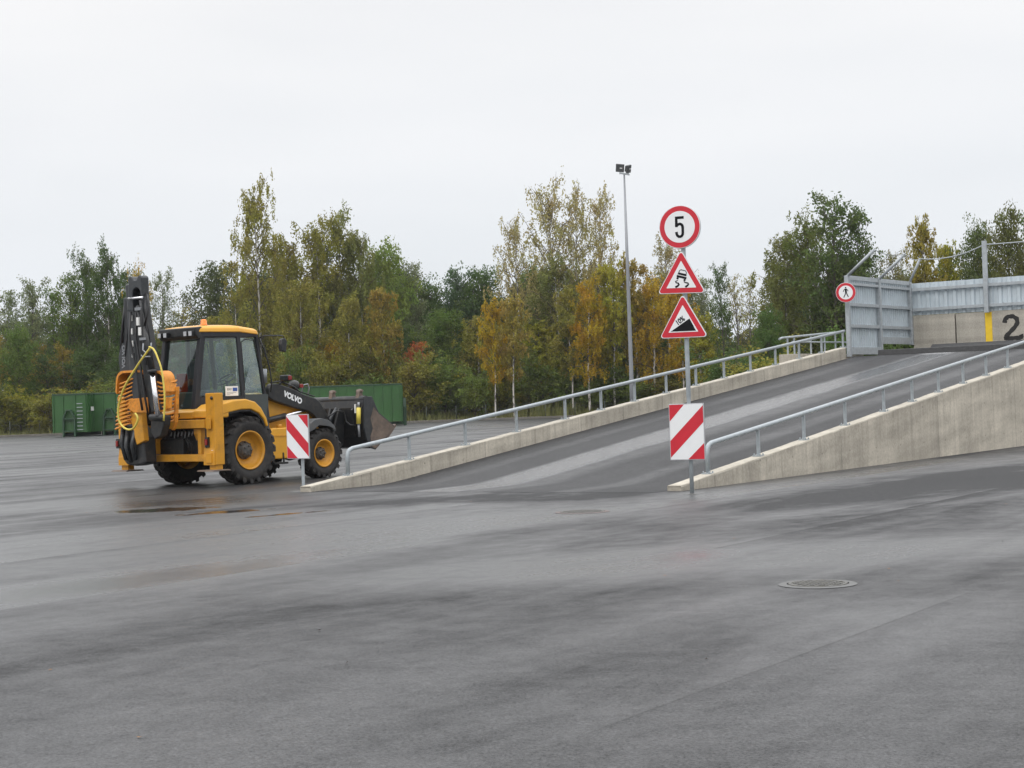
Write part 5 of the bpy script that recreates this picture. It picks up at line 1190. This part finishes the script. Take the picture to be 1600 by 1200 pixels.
PROTO = {}
def make_tree(kind, seed, H, W, hb, nb, nclump, per, lsize, up, droop, strand, sig, trunk_r, bark, shape=0.7, wob=0.25, lean=0.0):
    rnd = random.Random(seed); rg = np.random.default_rng(seed)
    # trunk
    tr = MB(); P = []; ph = [rnd.uniform(0, 6.28) for _ in range(4)]
    def tp(t): return Vector((wob*math.sin(2.2*t*2+ph[0])*t + lean*t*H*0.1, wob*math.sin(1.7*t*2+ph[1])*t, H*t))
    tk = [i/12 for i in range(13)]
    tr.tube([tp(t) for t in tk], [trunk_r*(1-t)**0.8+0.015 for t in tk], 8)
    clumps = []; tot = 0; curves = []
    for i in range(nb):
        t = hb+(1-hb)*((i+rnd.random())/nb)**0.9*0.97; tt = (t-hb)/(1-hb)
        prof = (1-tt)**shape*min(1, 0.45+2.4*tt)
        L_ = W/2*prof*rnd.choice([rnd.uniform(0.45, 0.8), rnd.uniform(0.8, 1.1), rnd.uniform(1.0, 1.3)])+0.3; az = i*2.399+rnd.uniform(-.5, .5); ua = up*rnd.uniform(0.7, 1.2)
        base = tp(t); pts = []
        for k in range(6):
            u = k/5; r_ = L_*u
            pts.append(base+Vector((math.cos(az+0.25*u)*r_, math.sin(az+0.25*u)*r_, L_*(math.tan(ua)*u-droop*u*u))))
        tr.tube(pts, [max(0.012, trunk_r*0.38*(1-t)+0.015)*(1-0.85*k/5)+0.006 for k in range(6)], 5, caps=False)
        curves.append((pts, L_)); tot += L_
        for j in range(3):
            u = rnd.uniform(0.35, 0.9); k = int(u*5); p = pts[k].lerp(pts[min(k+1, 5)], u*5-k); d = Vector((rnd.gauss(0, 1), rnd.gauss(0, 1), rnd.uniform(-0.2, 0.9))).normalized()*L_*0.33
            tr.tube([p, p+d*0.5+Vector((0, 0, 0.05)), p+d], [0.018, 0.012, 0.006], 4, caps=False)
            curves.append(([p, p+d*0.5, p+d], L_*0.3)); tot += L_*0.3
    tm = tr
    me_t = None
    # leaves
    if nclump:
        C_ = []; top = tp(1.0)
        for (pts, L_) in curves:
            m_ = max(1, int(round(nclump*L_/tot+rnd.random()-0.5)))
            for _ in range(m_):
                u = 0.18+0.82*rnd.random()**0.75; f = u*(len(pts)-1); k = min(int(f), len(pts)-2); p = pts[k].lerp(pts[k+1], f-k)
                C_.append((p.x, p.y, p.z))
        for _ in range(max(3, nclump//40)): C_.append((top.x+rnd.gauss(0, .15), top.y+rnd.gauss(0, .15), H*rnd.uniform(0.93, 1.02)))
        C_ = np.array(C_); C_ += rg.normal(size=C_.shape)*sig*0.8
        q_ = np.repeat(C_, per, 0)
        if strand > 0:
            ln = np.repeat(rg.uniform(0.35, 1.0, len(C_))*strand, per); f = rg.random(len(q_)); q_[:, 2] -= ln*f
            sway = np.repeat(rg.normal(size=(len(C_), 2))*0.10, per, 0); q_[:, :2] += sway*f[:, None]
            q_ += rg.normal(size=q_.shape)*np.array([sig*0.33, sig*0.33, sig*0.25])
        else: q_ += rg.normal(size=q_.shape)*sig*np.array([0.62, 0.62, 0.42])
        q_ = q_[q_[:, 2] > 0.15]
        v, f = leaf_quads(q_, lsize, rg, 0.8 if strand > 0 else 0.0)
        me_l = np_mesh('crown', v, f, 'leaf')
    else: me_l = None
    o = tm.build('trunk', bark); me_t = o.data; bpy.data.objects.remove(o)
    me_t.materials.append(M['twig_dark']); mi = np.ones(len(me_t.polygons), np.int32); mi[:12*8] = 0; me_t.polygons.foreach_set('material_index', mi)
    PROTO.setdefault(kind, []).append((me_t, me_l, H, W))

#         kind       seed  H    W    hb   nb  clumps per  leaf  up   droop strand sig trunk bark
for sd in (1, 2, 3): make_tree('weep', sd, 15.5, 6.4, 0.22, 46, 620, 22, 0.105, 0.95, 0.75, 1.5, 0.30, 0.16, 'birch', shape=0.48)
for sd in (4, 5, 6): make_tree('thin', sd, 15.5, 6.2, 0.28, 44, 370, 16, 0.10, 0.98, 0.65, 1.3, 0.30, 0.15, 'birch', shape=0.42)
for sd in (7, 8, 9): make_tree('young', sd, 10.0, 3.6, 0.30, 38, 400, 20, 0.095, 0.9, 0.4, 0.55, 0.26, 0.085, 'birch', shape=0.5, wob=0.35, lean=0.15)
for sd in (10, 11, 12, 13): make_tree('round', sd, 12.5, 7.2, 0.14, 42, 620, 22, 0.125, 0.75, 0.2, 0.0, 0.50, 0.17, 'bark_dark', shape=0.42)
for sd in (14, 15): make_tree('loose', sd, 13.0, 5.2, 0.22, 40, 330, 18, 0.11, 0.95, 0.25, 0.0, 0.34, 0.13, 'bark_dark', shape=0.5)
for sd in (16, 17): make_tree('bare', sd, 11.0, 3.2, 0.25, 44, 22, 10, 0.08, 1.0, 0.1, 0.0, 0.2, 0.10, 'twig', shape=0.6)
for sd in (18, 19, 20): make_tree('bush', sd, 4.2, 4.2, 0.04, 26, 240, 20, 0.11, 0.95, 0.15, 0.0, 0.34, 0.045, 'bark_dark', shape=0.35)

tree_n = [0]
def plant(kind, px, ytop, Y, wpx, col, label, cat='tree', group=None, name=None, var=None):
    """a tree whose top stands at photo height ytop, wpx = its width in photo pixels"""
    pr_ = PROTO[kind]; tree_n[0] += 1; mt_, ml_, H0, W0 = pr_[(tree_n[0] if var is None else var) % len(pr_)]
    top = at(px, ytop, Y); Hh = max(1.0, top.z); sc = Hh/H0; ws = (wpx*(1.22 if kind in ('weep', 'thin') else 1.08)*Y/FPX)/W0
    root = thing(name or {'weep': 'birch_tree', 'thin': 'birch_tree', 'young': 'birch_tree', 'bush': 'bush', 'bare': 'bare_tree'}.get(kind, 'leafy_tree'), label, cat, (top.x, Y, -0.05), (tree_n[0]*2.4) % 6.28, group)
    root.scale = (ws, ws, sc)
    t = bpy.data.objects.new('trunk', mt_); COL.objects.link(t); t.parent = root
    if ml_:
        c = bpy.data.objects.new('crown', ml_); COL.objects.link(c); c.parent = root; c.color = (*col, 1)
    return root

OLIVE = (0.185, 0.175, 0.034); BROWN = (0.205, 0.188, 0.042); PALEB = (0.28, 0.245, 0.10); DKG = (0.064, 0.098, 0.028); MIDG = (0.090, 0.130, 0.030); GREY_G = (0.14, 0.165, 0.08)
GOLD = (0.33, 0.225, 0.020); YELG = (0.24, 0.23, 0.030); LGR = (0.145, 0.190, 0.042); RUST = (0.225, 0.175, 0.036); RED = (0.36, 0.11, 0.035)
V = [
 # --- left group
 ('loose', 12, 466, 150, 62, GREY_G, 'thin grey-green tree at the far left edge of the wood'),
 ('loose', 47, 450, 146, 58, GREY_G, 'sparse grey-green tree, second from the left edge'),
 ('loose', 82, 460, 152, 60, MIDG, 'loose green tree just left of the tall dark pair'),
 ('loose', 106, 446, 148, 62, MIDG, 'loose mid-green tree against the left side of the tall dark pair'),
 ('weep', 134, 405, 150, 66, DKG, 'tall dark green birch, left one of the dark pair on the left'),
 ('weep', 168, 392, 147, 68, DKG, 'tallest dark green birch in the left group'),
 ('round', 200, 440, 150, 70, DKG, 'dark round tree behind the raised digging arm'),
 ('thin', 216, 424, 143, 40, GOLD, 'orange-tipped slender birch right behind the top of the digging arm'),
 ('thin', 250, 430, 146, 62, GREY_G, 'sparse grey-brown tree right of the raised digging arm'),
 ('bare', 284, 488, 146, 62, BROWN, 'nearly bare twiggy tree above the rear corner of the cab'),
 # --- centre left
 ('weep', 398, 300, 142, 80, BROWN, 'tallest slender weeping birch with white trunk behind the cab'),
 ('thin', 365, 455, 140, 60, OLIVE, 'small loose birch left of the tallest birch, over the cab roof'),
 ('weep', 445, 372, 146, 84, OLIVE, 'olive weeping birch just right of the tallest birch'),
 ('weep', 492, 352, 145, 92, OLIVE, 'broad olive birch, left half of the big rounded clump'),
 ('weep', 524, 338, 147, 92, (0.155, 0.165, 0.045), 'greenish birch forming the top of the big rounded clump'),
 ('weep', 561, 366, 146, 70, (0.145, 0.155, 0.045), 'drooping birch on the right shoulder of the big rounded clump'),
 ('round', 602, 398, 150, 92, LGR, 'pale green leafy tree right of the big birch clump'),
 ('loose', 640, 425, 152, 62, GREY_G, 'thin pale tree between the birch clump and the dark trees'),
 ('weep', 470, 440, 139, 78, BROWN, 'brown-leaved birch with white stems above the long green container'),
 ('young', 598, 452, 138, 50, RUST, 'rusty young birch behind the right half of the long green container'),
 ('young', 545, 470, 138, 60, BROWN, 'brown young birch above the middle of the long green container'),
 # --- dark middle
 ('round', 668, 448, 156, 80, DKG, 'dark round tree, leftmost of the dark ones in the middle'),
 ('round', 712, 436, 158, 84, (0.06, 0.098, 0.042), 'dark round tree with a pointed tip in the middle of the wood'),
 ('round', 752, 434, 158, 84, DKG, 'dark round tree left of the tall pale birches'),
 # --- tall pale birches
 ('thin', 806, 352, 142, 70, PALEB, 'pale thin birch leaning out at the left of the tall pale birches'),
 ('thin', 853, 298, 143, 88, PALEB, 'tallest pale thin birch, left of the floodlight mast'),
 ('thin', 896, 303, 145, 72, PALEB, 'pale thin birch, middle of the three tall pale ones'),
 ('thin', 934, 310, 143, 76, PALEB, 'pale thin birch closest to the floodlight mast'),
 ('weep', 870, 410, 141, 96, (0.155, 0.165, 0.05), 'green birch under the tall pale birches'),
 ('round', 835, 425, 150, 80, MIDG, 'mid-green tree under the left pale birch'),
 ('young', 768, 472, 134, 46, GOLD, 'young orange birch with white stem, leftmost of the pair by the lot'),
 ('young', 797, 464, 134, 52, (0.25, 0.20, 0.045), 'young yellow-green birch with a curved white stem, right of the pair by the lot'),
 ('weep', 915, 440, 135, 66, GOLD, 'golden birch with twin white stems left of the floodlight mast'),
 ('young', 888, 452, 136, 56, BROWN, 'brownish young birch left of the golden twin-stemmed birch'),
 ('young', 953, 412, 136, 64, YELG, 'yellow-green young birch touching the floodlight mast on its left'),
 ('young', 988, 410, 137, 62, (0.26, 0.20, 0.045), 'yellow young birch just right of the floodlight mast'),
 ('thin', 1040, 382, 140, 78, (0.24, 0.21, 0.085), 'thin yellowish birch behind the left edge of the traffic signs'),
 ('weep', 1018, 440, 136, 70, GOLD, 'golden birch between the floodlight mast and the traffic signs'),
 ('young', 1062, 450, 134, 60, GOLD, 'gold young birch hidden behind the triangular signs'),
 ('young', 1094, 492, 132, 62, YELG, 'yellow-green young birch right below the steep-hill sign'),
 ('loose', 1098, 445, 142, 46, GREY_G, 'sparse tree just right of the triangular signs'),
 ('loose', 1126, 426, 128, 40, DKG, 'narrow dark tree standing alone right of the signs'),
 ('bare', 1150, 442, 132, 40, BROWN, 'bare dead tree, left one of the two right of the signs'),
 ('bare', 1172, 436, 134, 40, BROWN, 'bare dead tree, right one of the two right of the signs'),
 ('round', 1198, 492, 112, 60, (0.075, 0.12, 0.03), 'low fresh-green tree at the left foot of the big dark tree'),
 # --- right group
 ('weep', 1224, 366, 118, 96, (0.135, 0.145, 0.042), 'olive green birch, left half of the big tree behind the screen'),
 ('weep', 1262, 348, 116, 88, (0.115, 0.135, 0.034), 'dark olive tree in the middle of the big clump left of the screen'),
 ('loose', 1300, 326, 112, 118, (0.075, 0.105, 0.03), 'tall dark ragged tree rising left of the screen posts'),
 ('loose', 1338, 342, 112, 78, DKG, 'dark ragged tree leaning over the screen corner'),
 ('round', 1312, 400, 115, 96, (0.075, 0.10, 0.034), 'dense dark tree directly behind the walking-figure sign'),
 ('thin', 1392, 396, 118, 66, (0.16, 0.15, 0.06), 'pale thin tree between the leaning screen arms'),
 ('young', 1441, 346, 112, 54, (0.24, 0.20, 0.04), 'yellow pointed birch above the corner of the screens'),
 ('young', 1478, 382, 114, 48, YELG, 'short yellow birch right of the pointed yellow one'),
 ('round', 1530, 362, 112, 78, (0.085, 0.11, 0.034), 'dark green tree behind the tall screen post'),
 ('round', 1577, 346, 108, 84, (0.10, 0.105, 0.032), 'olive green tree at the right edge, above the number 2'),
 ('round', 1622, 352, 110, 84, MIDG, 'green tree cut by the right edge of the view'),
 ('round', 1415, 440, 120, 90, (0.09, 0.10, 0.03), 'low green tree behind the gap under the near screen'),
]
for (k_, px, yt, Y_, w_, c_, lab) in V: plant(k_, px, yt, Y_, w_, c_, lab)
# background rows: trees nothing tells apart
rr = random.Random(21)
back_label = 'dark green tree of the back row, mostly hidden behind the birches'
for i in range(46):
    px = -20+i*36.5+rr.uniform(-10, 10)
    if px < 330: yt = rr.uniform(498, 530)
    elif px < 640: yt = rr.uniform(425, 470)
    elif px < 800: yt = rr.uniform(455, 480)
    elif px < 1080: yt = rr.uniform(440, 480)
    elif px < 1190: yt = rr.uniform(520, 545)
    else: yt = rr.uniform(420, 455)
    plant('round', px, yt, rr.uniform(158, 172), rr.uniform(78, 100), (0.055+rr.random()*0.03, 0.075+rr.random()*0.02, 0.03), back_label, group='back row of the wood')
# mid row of smaller mixed trees under the big ones
for i in range(40):
    px = -10+i*29+rr.uniform(-9, 9)
    yt = rr.uniform(520, 560) if px < 330 else rr.uniform(485, 540)
    if 1110 < px < 1190: continue
    c_ = rr.choice([OLIVE, OLIVE, BROWN, YELG, MIDG, DKG, GOLD]) if px > 330 else rr.choice([DKG, DKG, MIDG, RUST, (0.13, 0.10, 0.04)])
    plant(rr.choice(['young', 'weep', 'round']) if px > 330 else rr.choice(['round', 'loose', 'weep']), px, yt, rr.uniform(140, 146), rr.uniform(56, 80), c_, 'low mixed autumn tree in the understorey of the wood', group='understorey trees of the wood')
# bushes along the verge
for i in range(52):
    px = -15+i*21.5+rr.uniform(-8, 8)
    Y_ = rr.uniform(135.5, 139)
    if px > 1090: continue
    yt = rr.uniform(618, 642) if px < 420 else rr.uniform(574, 612)
    c_ = rr.choice([LGR, LGR, YELG, OLIVE, (0.14, 0.15, 0.032), (0.11, 0.145, 0.032)])
    plant('bush', px, yt, Y_, rr.uniform(52, 78), tuple(v_*0.82 for v_ in c_), 'green and yellowish bush on the verge between the lot and the wood', 'bush', group='bushes along the verge')
for px, yt, w_ in ((653, 540, 40), (640, 552, 30)):
    plant('loose', px, yt, 140.2, w_, RED, 'red-leaved sapling above the end of the long green container', 'bush', group='red saplings')
for i in range(10):   # growth behind the ramp top and under the screen
    px = 1140+i*33; plant('bush', px, (rr.uniform(575, 600) if px < 1330 else rr.uniform(520, 548)), rr.uniform(84, 92), rr.uniform(70, 100), rr.choice([MIDG, DKG, (0.075, 0.12, 0.026), OLIVE]), 'bush growing behind the upper end of the ramp', 'bush', group='bushes behind the ramp top')

# far wood and undergrowth as one mass
rg = np.random.default_rng(4); n = 26000
q_ = np.stack([rg.uniform(-75, 75, n), rg.uniform(168, 182, n), rg.random(n)**0.8*8.5*(1+0.0*rg.random(n))], 1)
q_[:, 2] *= 0.72+0.28*np.sin(q_[:, 0]*0.37+1.2*np.sin(q_[:, 0]*0.13))
v, f = leaf_quads(q_, 0.42, rg)
me = np_mesh('far_wood', v, f, 'leaf'); o = bpy.data.objects.new('far_wood', me); COL.objects.link(o); o.color = (0.05, 0.062, 0.028, 1)
tag(o, 'dark undergrowth filling the wood behind the trees', 'undergrowth', kind='stuff')
n = 42000
X_ = rg.uniform(-62, 60, n); Y_ = rg.uniform(LOT_FAR+0.4, 148, n); hh = rg.uniform(0.25, 1.0, n)*(0.6+1.3*np.clip((Y_-LOT_FAR)/5, 0, 1))*(0.8+0.4*np.sin(X_*0.5))
a_ = rg.uniform(0, 6.28, n); wd = rg.uniform(0.02, 0.05, n); lx, ly = rg.normal(size=n)*0.15, rg.normal(size=n)*0.15
B0 = np.stack([X_-np.cos(a_)*wd, Y_-np.sin(a_)*wd, np.zeros(n)-0.05], 1); B1 = np.stack([X_+np.cos(a_)*wd, Y_+np.sin(a_)*wd, np.zeros(n)-0.05], 1)
T1 = np.stack([X_+lx+np.cos(a_)*wd*.5, Y_+ly, hh], 1); T0 = np.stack([X_+lx-np.cos(a_)*wd*.5, Y_+ly, hh], 1)
v = np.stack([B0, B1, T1, T0], 1).reshape(-1, 3)
me = np_mesh('tall_grass', v, np.arange(n*4).reshape(-1, 4), 'leaf'); o = bpy.data.objects.new('tall_grass', me); COL.objects.link(o); o.color = (0.150, 0.150, 0.055, 1)
tag(o, 'tall yellow-green grass on the verge beyond the kerb', 'grass', kind='stuff')

# thin wire fence on the verge
root = thing('wire_fence', 'low dark wire fence with thin posts on the verge behind the kerb', 'fence', (-55, 134.2, 0))
for k in range(44):
    b = MB(); b.tube([(k*2.4, 0, -0.05), (k*2.4+0.02, 0, 1.25)], 0.035, 6); b.build('post', 'post_dark', root)
b = MB()
for z_ in (0.3, 0.6, 0.9, 1.2): b.tube([(0, 0.05, z_), (103, 0.05, z_)], 0.006, 4)
b.tube([(0.3, 0.05, 0.3), (0.3, 0.05, 1.2)], 0.006, 4); b.build('wire', 'post_dark', root)

# ------------------------------------------------------------------ thin damp air between the yard and the wood
hz = MB(); hz.box(-1800, 1800, -700, 2700, -1.2, 30.0)
hm_ = bpy.data.materials.new('damp_air'); hm_.use_nodes = True; nt_ = hm_.node_tree; nt_.nodes.clear()
vo = nt_.nodes.new('ShaderNodeVolumePrincipled'); vo.inputs['Color'].default_value = (0.92, 0.95, 1.0, 1); vo.inputs['Density'].default_value = 0.00016; vo.inputs['Anisotropy'].default_value = 0.2
mo = nt_.nodes.new('ShaderNodeOutputMaterial'); nt_.links.new(vo.outputs[0], mo.inputs['Volume'])
tag(hz.build('haze', hm_), None, None, kind='stuff')
